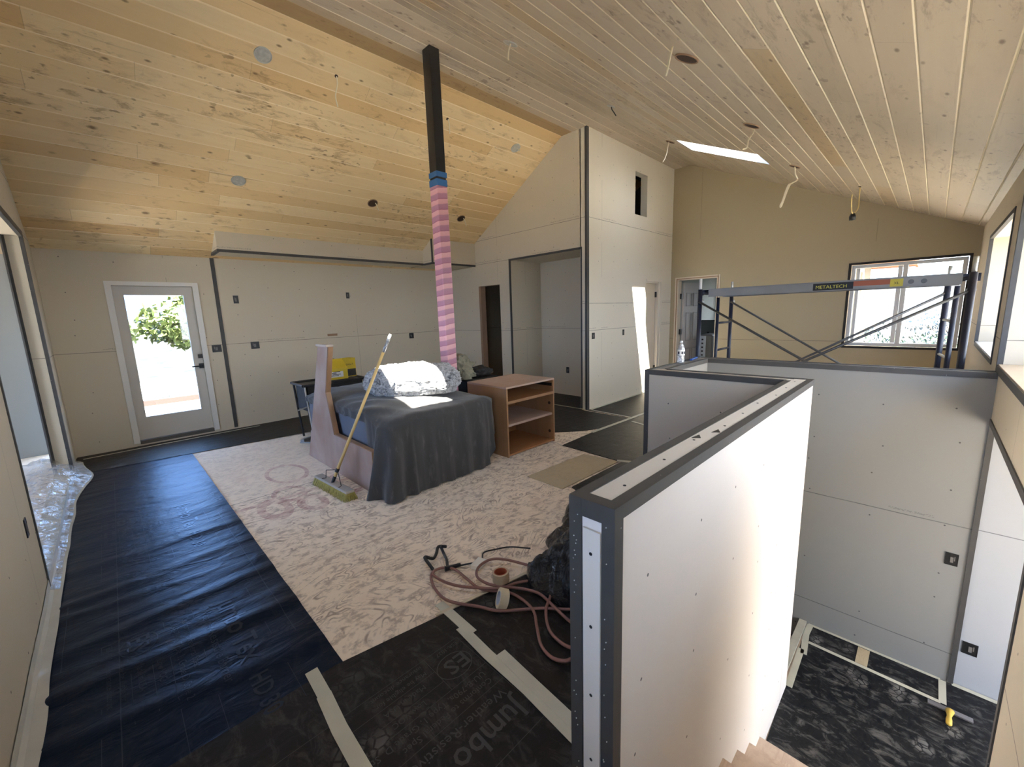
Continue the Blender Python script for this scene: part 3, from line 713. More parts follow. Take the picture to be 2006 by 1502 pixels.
hall('building_paper', [(5.14, 2.86), (7.9, 2.86), (7.9, 3.61), (5.14, 3.61)], .0055, 'grey-black building paper along the base of the tall white core wall')
hall('building_paper', [(2.70, 2.06), (3.50, 2.055), (3.56, 1.90), (3.18, 1.70), (3.18, .66), (2.2, .66)], .0115, 'dark building paper wedge between the tan floor panel and the half wall')
op = MB(); op.prism([(2.62, 2.10), (3.50, 2.085), (3.46, 2.48), (2.63, 2.52)], lambda p: (p[0], p[1], .0012), lambda p: (p[0], p[1], .008))
tag(op.make('floor_panel', M_osb), 'clean tan plywood strip let into the worn floor, right of the covered sofa', 'panel')
MB_l = MB(); MB_l.prism([(2.42, -1.9), (4.17, -1.9), (4.172, .535), (2.62, .512), (2.62, -.33), (2.42, -.33)], lambda p: (p[0], p[1], ZL+.001), lambda p: (p[0], p[1], ZL+.006))
tag(MB_l.make('building_paper', paper('building_paper_landing', .95, (.008, .009, .012), .5, False)), 'dusty black building paper covered in boot prints on the stair landing', 'building paper')
def strip(name, pts, w, z, label, mat=M_tape, grp='masking tape strips on the floor paper', cat='tape strip', h=.0018, parent=None):
    m = MB(); P = [Vector((x, y, 0)) for x, y in pts]; L = []; Rr_ = []
    for i, p in enumerate(P):
        t = (P[min(i+1, len(P)-1)]-P[max(i-1, 0)]).normalized(); nrm = Vector((-t.y, t.x, 0))*w/2
        L.append(p+nrm); Rr_.append(p-nrm)
    for i in range(len(P)-1):
        m.prism([L[i], L[i+1], Rr_[i+1], Rr_[i]], lambda p: (p.x, p.y, z), lambda p: (p.x, p.y, z+h))
    o = m.make(name, mat, parent)
    if parent is None: tag(o, label, cat, grp)
    return o
strip('tape_strip', [(.437, 1.745), (.432, 1.565), (.428, 1.545)], .05, .0095, 'upper short piece of cream tape at the lower left, nearest the big plywood corner')
strip('tape_strip', [(.431, 1.585), (.418, 1.40), (.412, 1.0)], .055, .0115, 'lower long cream tape running off the photo bottom, left of the lettering')
strip('tape_strip', [(1.062, 1.69), (1.052, 1.40)], .05, .0095, 'far cream tape piece touching the plywood edge beside the cord loops')
strip('tape_strip', [(1.035, 1.47), (1.018, 1.25), (1.012, 1.0), (.985, .68)], .05, .0115, 'middle cream tape run between the cord loops and the half wall end')
strip('tape_strip', [(1.062, 1.215), (1.045, 1.0), (1.022, .68)], .05, .0135, 'double-width cream tape piece nearest the grey half wall end')
strip('tape_strip', [(-.36, 6.735), (.4, 6.77), (1.45, 6.79)], .03, .0125, 'thin cream tape line on the paper in front of the glazed door')
strip('tape_strip', [(5.20, 3.585), (7.0, 3.60)], .04, .0075, 'cream tape along the bottom of the tall white core wall')
strip('tape_strip', [(4.18, 2.87), (5.6, 2.835)], .05, .0085, 'cream tape seam pointing from the plywood to the stair half wall')
strip('tape_strip', [(5.17, 3.56), (5.13, 2.85)], .035, .0098, 'thin cream tape from the core corner toward the half wall, crossing another seam')
strip('tape_strip', [(5.13, 5.2), (5.15, 3.66)], .03, .0068, 'thin cream tape crossing the floor in front of the alcove')
strip('tape_strip', [(4.95, 2.75), (4.86, 2.45)], .04, .0095, 'short cream tape beyond the crossing seam next to the half wall')
strip('tape_strip', [(3.50, 2.10), (3.57, 1.95)], .05, .0125, 'short cream tape at the corner of the tan floor panel')
strip('tape_strip', [(3.575, 2.93), (3.52, 2.80)], .012, .0075, 'thin pale scrap of tape by the foot of the wooden cabinet')
m = MB(); m.prism([(1.0, 1.625), (1.05, 1.609), (1.92, 1.457), (1.92, 1.475), (1.05, 1.63), (1.0, 1.637)], lambda p: (p[0], p[1], .0095), lambda p: (p[0], p[1], .0115))
tag(m.make('tape_strip', plain('tan_kraft_tape', (.60, .52, .38), .7)), 'tan tape sealing the slanted plywood edge under the pink cord', 'tape strip', 'masking tape strips on the floor paper')
Z2 = ZL+.007
strip('tape_strip', [(4.165, .515), (4.02, .52), (3.75, .49)], .045, Z2, 'wide crumpled tape along the stair edge of the landing, upper piece', grp='tape on the landing')
strip('tape_strip', [(3.80, .515), (3.32, .505)], .045, Z2, 'wide crumpled tape along the stair edge of the landing, lower piece', grp='tape on the landing')
strip('tape_strip', [(3.92, .485), (3.905, -.30)], .03, Z2+.002, 'tape line across the landing parallel to its far wall', grp='tape on the landing')
strip('tape_strip', [(4.16, -.31), (3.90, -.31)], .04, Z2+.003, 'short tape joining the landing wall corner to the tape line', grp='tape on the landing')
strip('tape_strip', [(4.165, .53), (4.165, -.30)], .025, Z2+.001, 'tape along the bottom of the landing wall left of the grey bead', grp='tape on the landing')
strip('tape_strip', [(4.17, -.36), (4.17, -1.2)], .035, Z2+.001, 'tape along the bottom of the bluish entry wall', grp='tape on the landing')
tag(B('subfloor_patch', (3.935, .105, Z2-.002, 4.145, .18, Z2+.002), M_osb), 'small bare wood patch showing between black paper and landing wall', 'wood patch')
# lettering on the paper
def lettering(parent, items, name='printed_lettering', z=.0095):
    M0 = []
    vs, fs = [], []
    for (txt, size, x, y, rot, sx) in items:
        cu = bpy.data.curves.new('t', 'FONT'); cu.body = txt; cu.size = size; cu.resolution_u = 2; cu.offset = size*.012 if sx > 1.15 or size > .07 else 0
        ob = bpy.data.objects.new('t', cu); me = bpy.data.meshes.new_from_object(ob)
        c_, s_ = math.cos(rot), math.sin(rot); b0 = len(vs)
        for v in me.vertices:
            X, Y = v.co.x*sx, v.co.y; vs.append((x+X*c_-Y*s_, y+X*s_+Y*c_, 0))
        fs += [tuple(b0+i for i in p.vertices) for p in me.polygons]
        bpy.data.objects.remove(ob); bpy.data.curves.remove(cu); bpy.data.meshes.remove(me)
    return vs, fs
def linebox(vs, fs, a, b2, w=.0022):
    d = Vector((b2[0]-a[0], b2[1]-a[1])); n_ = Vector((-d.y, d.x)).normalized()*w/2; k = len(vs)
    vs += [(a[0]+n_.x, a[1]+n_.y, 0), (b2[0]+n_.x, b2[1]+n_.y, 0), (b2[0]-n_.x, b2[1]-n_.y, 0), (a[0]-n_.x, a[1]-n_.y, 0)]; fs.append((k, k+1, k+2, k+3))
def put_print(parent, vs, fs, zf, lift, name='printed_lettering'):
    me = bpy.data.meshes.new(name); me.from_pydata([(x, y, zf(x, y)+lift) for x, y, _ in vs], [], fs)
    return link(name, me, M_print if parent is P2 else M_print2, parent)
def stamp(ox, oy, rot, S, full=True):
    """the sheet's printed block; local x = reading direction, y = up"""
    it = []; ln = []
    def a(t, sz, lx, ly, sx=1.0):
        c_, s_ = math.cos(rot), math.sin(rot)
        it.append((t, sz*S, ox+(lx*c_-ly*s_)*S, oy+(lx*s_+ly*c_)*S, rot, sx))
    def l(x0, y0, x1, y1):
        c_, s_ = math.cos(rot), math.sin(rot)
        ln.append(((ox+(x0*c_-y0*s_)*S, oy+(x0*s_+y0*c_)*S), (ox+(x1*c_-y1*s_)*S, oy+(x1*s_+y1*c_)*S)))
    a('Jumbo Tex', .135, .03, -.125, .95); a('HD 30', .10, .70, -.12, .9)
    a('Weather-Resistive Barrier', .056, .04, -.195, 1.05)
    l(0, -.225, 1.0, -.225)
    a('Conforms to Federal Spec', .040, .04, -.272); a('UU-B-790a, Type 1, Grade D, Style 2', .040, .04, -.318)
    l(0, -.34, 1.0, -.34); l(.19, -.34, .19, -.56); l(.19, -.40, .62, -.40); l(.19, -.47, .62, -.47); l(.19, -.34, .62, -.34)
    a('Low VOC', .036, .30, -.385); a('Made in USA', .036, .26, -.45); a('May be eligible for', .032, .22, -.505); a('insurance discount', .032, .22, -.545)
    a('ES', .115, .03, -.475, 1.1); a('ESR-1027', .030, .02, -.545)
    l(0, .02, 1.0, .02); l(0, .02, 0, -.56); l(0, -.56, 1.0, -.56); l(1.0, .02, 1.0, -.56)
    vs, fs = lettering(None, it)
    for p, q in ln: linebox(vs, fs, p, q)
    # oval round the ES mark
    cx_, cy_ = .105, -.435
    for k in range(20):
        p = [(cx_+.085*math.cos(2*PI*t/20), cy_+.068*math.sin(2*PI*t/20)) for t in (k, k+1)]
        c_, s_ = math.cos(rot), math.sin(rot)
        w = [(ox+(x*c_-y*s_)*S, oy+(x*s_+y*c_)*S) for x, y in p]; linebox(vs, fs, w[0], w[1], .004*S)
    return vs, fs
M_print2 = plain('faint_print_sky_sheen', (.020, .022, .028), .33); M_print2.node_tree.nodes['Principled BSDF'].inputs['Specular Tint'].default_value = (.16, .42, 1, 1)  # ink carries the same painted blue sky sheen as its sheet
fz2 = flat(.0075)
vs, fs = stamp(.985, .905, PI, .95); put_print(P2, vs, fs, fz2, .0013)
vs, fs = stamp(1.45, 1.43, PI*.5+PI, .8)
for oy in (2.62, 4.35):
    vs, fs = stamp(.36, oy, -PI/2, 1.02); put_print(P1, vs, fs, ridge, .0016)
vs, fs = [], []
linebox(vs, fs, (-.16, 1.80), (-.12, 5.5), .004); linebox(vs, fs, (.47, 2.05), (.46, 2.4), .004); linebox(vs, fs, (-.33, 2.35), (-.33, 2.9), .004)
# segment the long line so that it follows the folds
for (x0, y0, x1, y1) in ((-.16, 1.80, -.12, 5.5), (.47, 2.05, .46, 3.9), (-.34, 2.55, -.34, 3.15)):
    n = 90; vs2, fs2 = [], []
    for k in range(n): linebox(vs2, fs2, (x0+(x1-x0)*k/n, y0+(y1-y0)*k/n), (x0+(x1-x0)*(k+1)/n, y0+(y1-y0)*(k+1)/n), .0035)
    put_print(P1, vs2, fs2, ridge, .0016, 'printed_line')
# tape and film along the left wall base
m = MB(); n = 140
def ex(y): return XL+.055+.012*noise.noise(Vector((y*2, 5, 0)))+(.10*math.exp(-((y-5.9)/.45)**2))
for i in range(n):
    y0, y1 = 1.2+(6.6-1.2)*i/n, 1.2+(6.6-1.2)*(i+1)/n
    z = lambda y, k: ridge(.0, y)*0+.014+.004*noise.noise(Vector((y*5, k, 0)))+.018*max(0, noise.noise(Vector((y*1.3, 3, 0))))
    for (a, za, b_, zb) in ((XL+.004, .075, XL+.006, .03), (XL+.006, .03, XL+.02, .016), (XL+.02, .016, None, .012)):
        xa = lambda y: a; xb = (lambda y: ex(y)) if b_ is None else (lambda y: b_)
        m.quad((xa(y0), y0, za+z(y0, 1)-.014), (xb(y0), y0, zb+z(y0, 2)-.014), (xb(y1), y1, zb+z(y1, 2)-.014), (xa(y1), y1, za+z(y1, 1)-.014))
o = m.make('masking_strip', plain('pale_masking_film', (.56, .55, .49), .35, var=.12, vs=11), smooth=True)
tag(o, 'long whitish masking strip sealing the base of the left wall', 'masking strip')
# crumpled clear film in the left opening
vs, fs = [], []; nx, ny = 60, 130
for j in range(ny+1):
    y = 3.40+(6.62-3.40)*j/ny
    for i in range(nx+1):
        u = i/nx; x = ex(y)-.012-(1.15)*u
        z = .022+.10*math.sin(min(1, u*3.2)*PI*.5)*(.6+.5*noise.noise(Vector((y*1.2, u*2, 0))))
        q = noise.noise(Vector((x*5+y*2.2, y*3.4-x*2, 1)))
        z += .07*(abs(q))*min(1, u*6)+.03*noise.noise(Vector((x*16, y*13, 2)))*min(1, u*5)+.06*max(0, 1-abs(y-6.35)/.3)*min(1, u*4)
        if u < .35: z += .05*max(0, 1-abs(y-5.9)/.6)*math.sin(u/.35*PI)
        vs.append((x, y, max(.008, z)))
for j in range(ny):
    for i in range(nx): a = j*(nx+1)+i; fs.append((a, a+1, a+nx+2, a+nx+1))
me = bpy.data.meshes.new('plastic_film'); me.from_pydata(vs, [], fs)
for p in me.polygons: p.use_smooth = True
tag(link('plastic_film', me, M_film), 'crumpled clear plastic film lying in the opening of the left wall', 'plastic film')
# ------------------------------------------------------------------ steel post
px0, px1, py0, py1 = 2.573, 2.685, 3.594, 3.715
post = empty('steel_post', (2.629, 3.655, 0), 'black square steel post from floor to ridge, its lower part wrapped in pink film', 'post')
def inv(o): return Matrix.Translation(-o.location)
B('post_shaft', (px0, py0, 0, px1, py1, ZR+.004), M_black, post, .004, inv(post))
def pinkwrap():
    m, t, b = nt('pink_film_bands'); g = G(t); P = g.sep(g.pos())
    zz = g.math('ADD', P[2], g.math('ADD', g.math('MULTIPLY', P[0], -.16), g.math('MULTIPLY', P[1], .10)))
    zz = g.math('ADD', zz, g.math('MULTIPLY', g.noise(g.pos(), 6, 2), .03))
    f = g.math('FRACT', g.math('DIVIDE', zz, .105))
    c = g.ramp(f, [(.0, (.60, .24, .30)), (.05, (.36, .13, .20)), (.1, (.45, .20, .28)), (.52, (.47, .23, .31)), (.60, (.74, .38, .42)), (.93, (.76, .42, .45))])
    g.set(b, 'Base Color', c); b.inputs['Roughness'].default_value = .35
    g.bump(g.noise(g.scale(g.pos(), (1, 1, 3)), 12, 3), .3, .01, b)
    return m
B('pink_film_wrap', (px0-.005, py0-.005, .10, px1+.005, py1+.005, 2.80), pinkwrap(), post, .006, inv(post))
m = MB(); q = .008
m.box(px0-q, py0-q, 2.79, px1+q, py1+q, 2.855, inv(post)); m.box(px0-q, py0-q, 2.875, px1+q, py1+q, 2.925, inv(post))
m.make('blue_tape_band', plain('blue_painters_tape', (.03, .13, .32), .5), post, bevel=.004)
# ------------------------------------------------------------------ covered sofa
M_sofa = plain('slate_blue_cover', (.135, .15, .19), .9, var=.1, vs=5)
sofa = MB(); sofa.box(1.56, 3.10, .0, 2.40, 4.95, .64); sofa.box(2.3, 3.10, 0, 2.72, 3.48, .64)
so = sofa.make('sofa', M_sofa, bevel=.05); tag(so, 'slate blue boxy sofa showing beside the wooden end panel under the dark sheet', 'sofa')
ctr = (2.05, 3.33)
outline = [(1.53, 3.30), (1.53, 3.16), (1.56, 3.08), (1.64, 3.04), (1.85, 3.02), (2.2, 3.02), (2.55, 3.04), (2.68, 3.07), (2.76, 3.14), (2.78, 3.3), (2.765, 3.45), (2.68, 3.52), (2.50, 3.54), (2.45, 3.62), (2.44, 4.0), (2.44, 4.6), (2.42, 4.9), (2.34, 5.0), (2.0, 5.03), (1.72, 5.0), (1.56, 4.94), (1.53, 4.8), (1.53, 4.2), (1.53, 3.7), (1.53, 3.45)]
def loop_sample(pts, n):
    L = [0]; P = pts+[pts[0]]
    for a, b_ in zip(P, P[1:]): L.append(L[-1]+math.dist(a, b_))
    out = []
    for k in range(n):
        s = L[-1]*k/n; i = max(j for j in range(len(L)-1) if L[j] <= s); t = (s-L[i])/(L[i+1]-L[i])
        out.append((P[i][0]+(P[i+1][0]-P[i][0])*t, P[i][1]+(P[i+1][1]-P[i][1])*t, s))
    return out, L[-1]
NS = 420
ring, Ltot = loop_sample(outline, NS)
nrm = []
for k in range(NS):
    a = ring[(k-4) % NS]; b_ = ring[(k+4) % NS]; t = Vector((b_[0]-a[0], b_[1]-a[1])).normalized(); nrm.append(Vector((t.y, -t.x)))
def top_z(x, y):
    q_ = min(1, max(0, (y-3.10)/.42)); z = .668+.02*math.exp(-((y-3.12)/.12)**2)+.085*q_*q_*(3-2*q_)*min(1, max(0, (2.78-x)/.3))+.012*noise.noise(Vector((x*3, y*3, 0)))
    z += .012*noise.noise(Vector((x*9+y*7, y*2-x*1.5, 1)))*(1.2 if y > 3.2 else .4)
    if x < 1.75: z -= .04*((1.75-x)/.2)
    if y > 4.2: z -= .03*(y-4.2)
    return z
vs, fs = [], []; ROWS = [("t", u) for u in (0, .12, .25, .38, .5, .6, .7, .78, .85, .91, .96, 1)]+[("d", u) for u in (.02, .05, .09, .14, .2, .27, .35, .43, .52, .61, .7, .78, .86, .93, 1.0)]
def hem(x, y):
    if x < 1.60:
        if y < 3.22: return .01+.0*y
        if y < 3.42: return .01+(y-3.22)/.2*.42
        return .60
    if x > 2.6: return .05+.25*min(1, (x-2.6)/.18) if y < 3.3 else .3
    if y < 3.2: return .012+.02*max(0, noise.noise(Vector((x*5, 0, 0))))
    return .3
for kind, u in ROWS:
    for k in range(NS):
        x0, y0, s = ring[k]; n_ = nrm[k]
        if kind == 't':
            x = ctr[0]+(x0-ctr[0])*u; y = ctr[1]+(y0-ctr[1])*u
            z = top_z(x, y); z -= .035*max(0, (u-.85)/.15)**2
        else:
            front = y0 < 3.2 and 1.75 < x0 < 2.6
            corner = max(0, 1-abs(x0-1.55)/.22)*max(0, 1-abs(y0-3.05)/.45)
            h = hem(x0, y0)+.015*noise.noise(Vector((s*8, 4, 0))); zt_ = top_z(x0, y0)-.035
            z = zt_+(h-zt_)*u
            amp = (.016 if front else .026)+.045*corner
            fold = amp*(math.sin(s*(52 if not front else 34)+3*noise.noise(Vector((s*3, u*1.2, 0))))*.75+.9*noise.noise(Vector((s*14, u*.8, 7)))+.35*noise.noise(Vector((s*45, u*1.2, 3))))*(u**.6)
            drop = .012+.05*u*(zt_-h)+.10*corner*u
            x = x0+n_.x*(fold+drop); y = y0+n_.y*(fold+drop)
            if y > 3.19 and x < 1.532 and x0 < 1.8: x = 1.532+.004*math.sin(s*40)
        vs.append((x, y, z))
for r in range(len(ROWS)-1):
    for k in range(NS): k2 = (k+1) % NS; a = r*NS; fs.append((a+k, a+k2, a+NS+k2, a+NS+k))
me = bpy.data.meshes.new('dust_sheet'); me.from_pydata(vs, [], fs)
for p in me.polygons: p.use_smooth = True
bm = bmesh.new(); bm.from_mesh(me); bmesh.ops.remove_doubles(bm, verts=bm.verts, dist=1e-5); bmesh.ops.recalc_face_normals(bm, faces=bm.faces); bm.to_mesh(me); bm.free()
def sheet_mat():
    m, t, b = nt('charcoal_sheet'); g = G(t); p = g.pos()
    c = g.mix(g.noise(p, 3, 4, .6), (.044, .044, .045), (.064, .063, .062))
    dust = g.ramp(g.noise(g.scale(p, (3, 3, .8)), 7, 5, .7), [(.55, 0), (.8, 1)])
    c = g.mix(g.math('MULTIPLY', dust, .25), c, (.3, .29, .28))
    g.set(b, 'Base Color', c); b.inputs['Roughness'].default_value = .95; b.inputs['Sheen Weight'].default_value = .25
    g.bump(g.noise(p, 90, 2), .1, .002, b); return m
tag(link('dust_sheet', me, sheet_mat()), 'dark charcoal sheet draped in folds over the sofa down to the floor', 'dust sheet')
# fluffy cushion
def fluffy(name, c, rx, ry, rz_, rot, label):
    bm = bmesh.new(); bmesh.ops.create_icosphere(bm, subdivisions=6, radius=1)
    R_ = Matrix.Rotation(rot, 3, 'Z')
    for v in bm.verts:
        p = v.co.copy(); sg = lambda t, e_: math.copysign(abs(t)**e_, t)
        q = Vector((sg(p.x, .72)*rx, sg(p.y, .8)*ry, sg(p.z, .85)*rz_))
        n1 = noise.noise(p*3.2)*.022+abs(noise.noise(p*15))*.022+noise.noise(p*38)*.012
        q += p*n1
        if q.z < -rz_*.72: q.z = -rz_*.72+(q.z+rz_*.72)*.15
        v.co = R_ @ q + Vector(c)
    me = bpy.data.meshes.new(name); bm.to_mesh(me); bm.free()
    for f in me.polygons: f.use_smooth = True
    m, t, b = nt('grey_shag'); g = G(t); p = g.pos()
    n_ = g.noise(p, 24, 5, .7, 1.2)
    cc = g.ramp(n_, [(.36, (.10, .105, .115)), (.47, (.40, .41, .43)), (.6, (.68, .69, .71))])
    g.set(b, 'Base Color', cc); b.inputs['Roughness'].default_value = 1; b.inputs['Sheen Weight'].default_value = .4
    g.bump(n_, .8, .03, b)
    return tag(link(name, me, m), label, 'cushion')
fluffy('fluffy_cushion', (2.15, 3.62, .875), .47, .21, .17, math.radians(-40), 'big fluffy grey and white cushion lying on the dark sheet, half in the sun')
# wooden end panel
M_walnut = plain('dusty_rose_wood', (.40, .27, .21), .55, var=.22, vs=3)
def woodmat(name, a, b2, k=2.0, rough=.55, dust=.0, ax=(1, 1, .12)):
    m, t, b = nt(name); g = G(t); p = g.scale(g.pos(), ax)
    n_ = g.noise(p, 9*k, 5, .6, .6); c = g.mix(n_, a, b2)
    if dust:
        d = g.ramp(g.noise(g.pos(), 2.4, 3, .5), [(.35, 0), (.7, 1)]); c = g.mix(g.math('MULTIPLY', d, dust), c, (.56, .50, .49))
    g.set(b, 'Base Color', c); b.inputs['Roughness'].default_value = rough; return m
M_panel = woodmat('dusty_maple_panel', (.27, .155, .11), (.37, .24, .18), 1, .5, .42)
M_edge = woodmat('panel_edge', (.34, .19, .10), (.46, .28, .16), 2, .5)
ep = [(4.83, 0), (4.20, 1.26), (3.955, 1.26), (4.135, .80), (4.03, .39), (3.235, .385), (3.245, 0)]
root = empty('end_panel', (1.50, 4.0, 0), 'tall L-shaped reddish wooden end panel standing at the left of the covered sofa', 'wooden panel')
m = MB(); I = inv(root); m.prism(ep, lambda p: I @ Vector((1.475, p[0], p[1])), lambda p: I @ Vector((1.525, p[0], p[1]))); m.make('board', M_panel, root, bevel=.003)
ins = [(4.18, 1.255), (3.955, 1.255), (4.135, .80), (4.03, .39), (3.24, .385)]
m = MB()
for a, b_ in zip(ins[1:], ins[2:]):
    d = Vector((b_[0]-a[0], b_[1]-a[1])).normalized(); n_ = Vector((d.y, -d.x))*-.004
    m.prism([a, b_, (b_[0]-n_.x, b_[1]-n_.y), (a[0]-n_.x, a[1]-n_.y)], lambda p: I @ Vector((1.482, p[0], p[1])), lambda p: I @ Vector((1.527, p[0], p[1])))
m.box(1.476, 3.229, .0, 1.524, 3.236, .386, I); m.make('edge_band', M_edge, root)
m = MB(); m.box(1.462, 3.95, 1.255, 1.53, 4.215, 1.275, I); m.make('cap', plain('pale_wood_cap', (.56, .48, .42), .6), root)
# ------------------------------------------------------------------ broom
M_handle = woodmat('yellow_broom_wood', (.72, .48, .17), (.80, .58, .25), 3, .45)
base = Vector((1.27, 3.60, .10)); tip = Vector((1.771, 3.293, 1.363))
br = empty('push_broom', (1.27, 3.6, 0), 'yellow push broom leaning against the covered sofa, head on the floor', 'broom')
I = inv(br); dv = (tip-base)
T0 = lambda t: I @ (base+dv*t)
MB().tube([T0(.0), T0(.88)], [.014, .0125], 14).make('handle', M_handle, br, smooth=True)
MB().tube([T0(.88), T0(.955)], .0128, 14).make('bare_tip', plain('silver_sleeve', (.42, .43, .46), .4, .5), br, smooth=True)
MB().tube([T0(.955), T0(.985), T0(1.0)], [.014, .014, .010], 14).make('white_end_cap', M_white, br, smooth=True)
MB().tube([T0(-.045), T0(.03)], [.012, .0155], 14).make('black_ferrule', M_black, br)
mh = Matrix.Translation(I @ Vector((1.27, 3.60, 0))) @ Matrix.Rotation(math.radians(4), 4, 'Z')
m = MB(); m.box(-.038, -.305, .062, .038, .305, .085, mh); m.make('block', plain('weathered_block', (.40, .36, .31), .8, var=.2), br, bevel=.008)
random.seed(5); m = MB()
for i in range(70):
    for j in range(9):
        y = -.30+.60*i/69; x = -.032+.064*j/8
        bx_ = x*1.75+random.uniform(-.008, .008); by = y*1.05+random.uniform(-.008, .008)
        m.tube([mh @ Vector((x, y, .066)), mh @ Vector((bx_, by, .002))], [.0042, .0028], 4, False)
m.make('bristles', plain('yellow_bristles', (.40, .34, .10), .7, var=.5, vs=40), br)
m = MB()
for s_ in (-1, 1):
    m.tube([T0(.075), mh @ Vector((.0, s_*.12, .17)), mh @ Vector((.0, s_*.145, .088)), mh @ Vector((-.03, s_*.16, .088))], .0035, 6)
m.tube([T0(.06), T0(.085)], .017, 12); m.make('wire_brace', plain('dark_wire', (.05, .045, .045), .5, .6), br)
# ------------------------------------------------------------------ wooden cabinet
M_cab = woodmat('orange_brown_birch', (.30, .155, .07), (.40, .23, .115), 1, .5, .05)
M_cabi = woodmat('inside_birch', (.34, .155, .06), (.42, .21, .09), 1, .5)
M_cabt = woodmat('dusty_cabinet_top', (.40, .25, .17), (.50, .37, .29), 1, .7, .35, (.2, 1, 1))
x0, x1, y0, y1, h = 2.87, 3.64, 3.02, 3.66, .758; t = .02
cb = empty('cabinet', (3.25, 3.34, 0), 'open-front orange-brown wooden cabinet with two shelves, right of the covered sofa', 'cabinet'); I = inv(cb)
B('side_panel', (x0, y0, 0, x0+t, y1, h-t), M_cab, cb, .002, I); B('side_panel', (x1-t, y0, 0, x1, y1, h-t), M_cab, cb, .002, I)
B('top_panel', (x0, y0, h-t, x1, y1, h), M_cabt, cb, .002, I); B('back_panel', (x0+t, y1-.01, 0, x1-t, y1, h-t), M_cabi, cb, 0, I)
B('bottom_panel', (x0+t, y0+.005, .012, x1-t, y1-.01, .03), M_cabi, cb, 0, I)
B('shelf', (x0+t, y0+.012, .575, x1-t, y1-.01, .60), M_cabi, cb, 0, I); B('shelf', (x0+t, y0+.02, .325, x1-t, y1-.01, .35), M_cabt, cb, 0, I)
B('front_rail', (x0+t, y0, .575, x1-t, y0+.012, .605), M_cab, cb, 0, I)
for s_, xx in ((-1, x0+t), (1, x1-t)): MB().box(min(xx, xx-s_*.006), y0+.02, .665, max(xx, xx-s_*.006), y1-.02, .70, I).make('drawer_track', M_black, cb)
for z in (.12, .46): MB().lathe([(0, 0), (.018, 0), (.018, .004), (0, .004)], I @ Vector((x1-t-.001, y0+.06, z)), ax=(-1, 0, 0), seg=14).make('hinge_hole', M_hole, cb)
# ------------------------------------------------------------------ crate and khaki bundle behind the cabinet
o = MB(); o.box(2.98, 3.80, 0, 3.52, 4.25, .74); o = o.make('crate', M_blackpl, bevel=.02); tag(o, 'black crate mostly hidden behind the wooden cabinet', 'crate')
def blob(name, c, r, mat, label, cat, amp=.25, sub=5, flat_=.6, seedv=0, sc=2.0):
    bm = bmesh.new(); bmesh.ops.create_icosphere(bm, subdivisions=sub, radius=1)
    for v in bm.verts:
        p = v.co.copy(); s_ = Vector((seedv, 0, 0))
        k = 1+amp*noise.noise(p*sc+s_)+amp*.7*(abs(noise.noise(p*sc*2.3+s_))-.2)*1.2+amp*.25*noise.noise(p*sc*7+s_)
        q = Vector((p.x*r[0]*k, p.y*r[1]*k, p.z*r[2]*k))
        if q.z < -r[2]*flat_: q.z = -r[2]*flat_
        v.co = q+Vector(c)
    me = bpy.data.meshes.new(name); bm.to_mesh(me); bm.free()
    for f in me.polygons: f.use_smooth = True
    return tag(link(name, me, mat), label, cat)
def ridgy(name, col, rough, amp=.5):
    m, t, b = nt(name); g = G(t); p = g.pos(); n_ = g.noise(p, 9, 4, .6, 2.0)
    g.set(b, 'Base Color', g.mix(n_, tuple(x*.7 for x in col), col)); b.inputs['Roughness'].default_value = rough; g.bump(n_, amp, .03, b); return m
blob('khaki_bundle', (2.98, 3.98, .86), (.20, .17, .155), ridgy('khaki_cloth', (.30, .28, .20), .9, .9), 'crumpled khaki cloth bundle piled behind the cabinet', 'cloth bundle', .5, 5, .68, 3, 1.8)
o = blob('black_bag', (3.36, 4.02, .79), (.17, .13, .07), ridgy('black_cloth', (.02, .018, .018), .7), 'small black cloth heap beside the khaki bundle', 'cloth heap', .4, 4, .68, 8)
# ------------------------------------------------------------------ black folding cart with cartons, behind the end panel
ct = empty('folding_cart', (2.0, 5.5, 0), 'black folding cart with thin frame behind the wooden end panel', 'cart'); I = inv(ct)
m = MB()
for x in (1.66, 2.42):
    for y in (5.32, 5.72): MB().tube([I @ Vector((x+.0, y, .70)), I @ Vector((x+.02, y, .38)), I @ Vector((x+.05, y, .0))], .014, 8).make('leg', M_blackpl, ct)
fr = MB()
for (a, b_) in (((1.64, 5.30), (2.44, 5.30)), ((2.44, 5.30), (2.44, 5.74)), ((2.44, 5.74), (1.64, 5.74)), ((1.64, 5.74), (1.64, 5.30))):
    fr.tube([I @ Vector((a[0], a[1], .72)), I @ Vector((b_[0], b_[1], .72))], .017, 8)
fr.make('top_frame', plain('worn_black_tube', (.05, .052, .058), .3, .4, var=.4, vs=30), ct)
m = MB(); m.box(1.68, 5.335, .40, 2.40, 5.35, .70, I).box(1.68, 5.69, .40, 2.40, 5.705, .70, I).box(1.68, 5.335, .40, 1.695, 5.7, .70, I).box(2.385, 5.335, .40, 2.40, 5.7, .70, I).box(1.68, 5.335, .39, 2.40, 5.7, .405, I)
m.make('fabric_bin', ridgy('black_mesh_fabric', (.045, .045, .048), .8, .3), ct)
m = MB(); m.tube([I @ Vector((1.70, 5.31, .12)), I @ Vector((1.66, 5.31, .70))], .012, 8); m.tube([I @ Vector((1.56, 5.33, .43)), I @ Vector((1.70, 5.33, .46))], .009, 8); m.box(1.68, 5.30, .10, 1.73, 5.34, .15, I); m.make('latch', M_silver, ct)
m = MB(); m.box(1.68, 5.335, .705, 2.40, 5.70, .715, I); m.make('lid', M_blackpl, ct)
M_yel = plain('yellow_carton_board', (.62, .46, .03), .6, var=.08)
M_yeld = plain('shaded_yellow_board', (.50, .38, .03), .6)
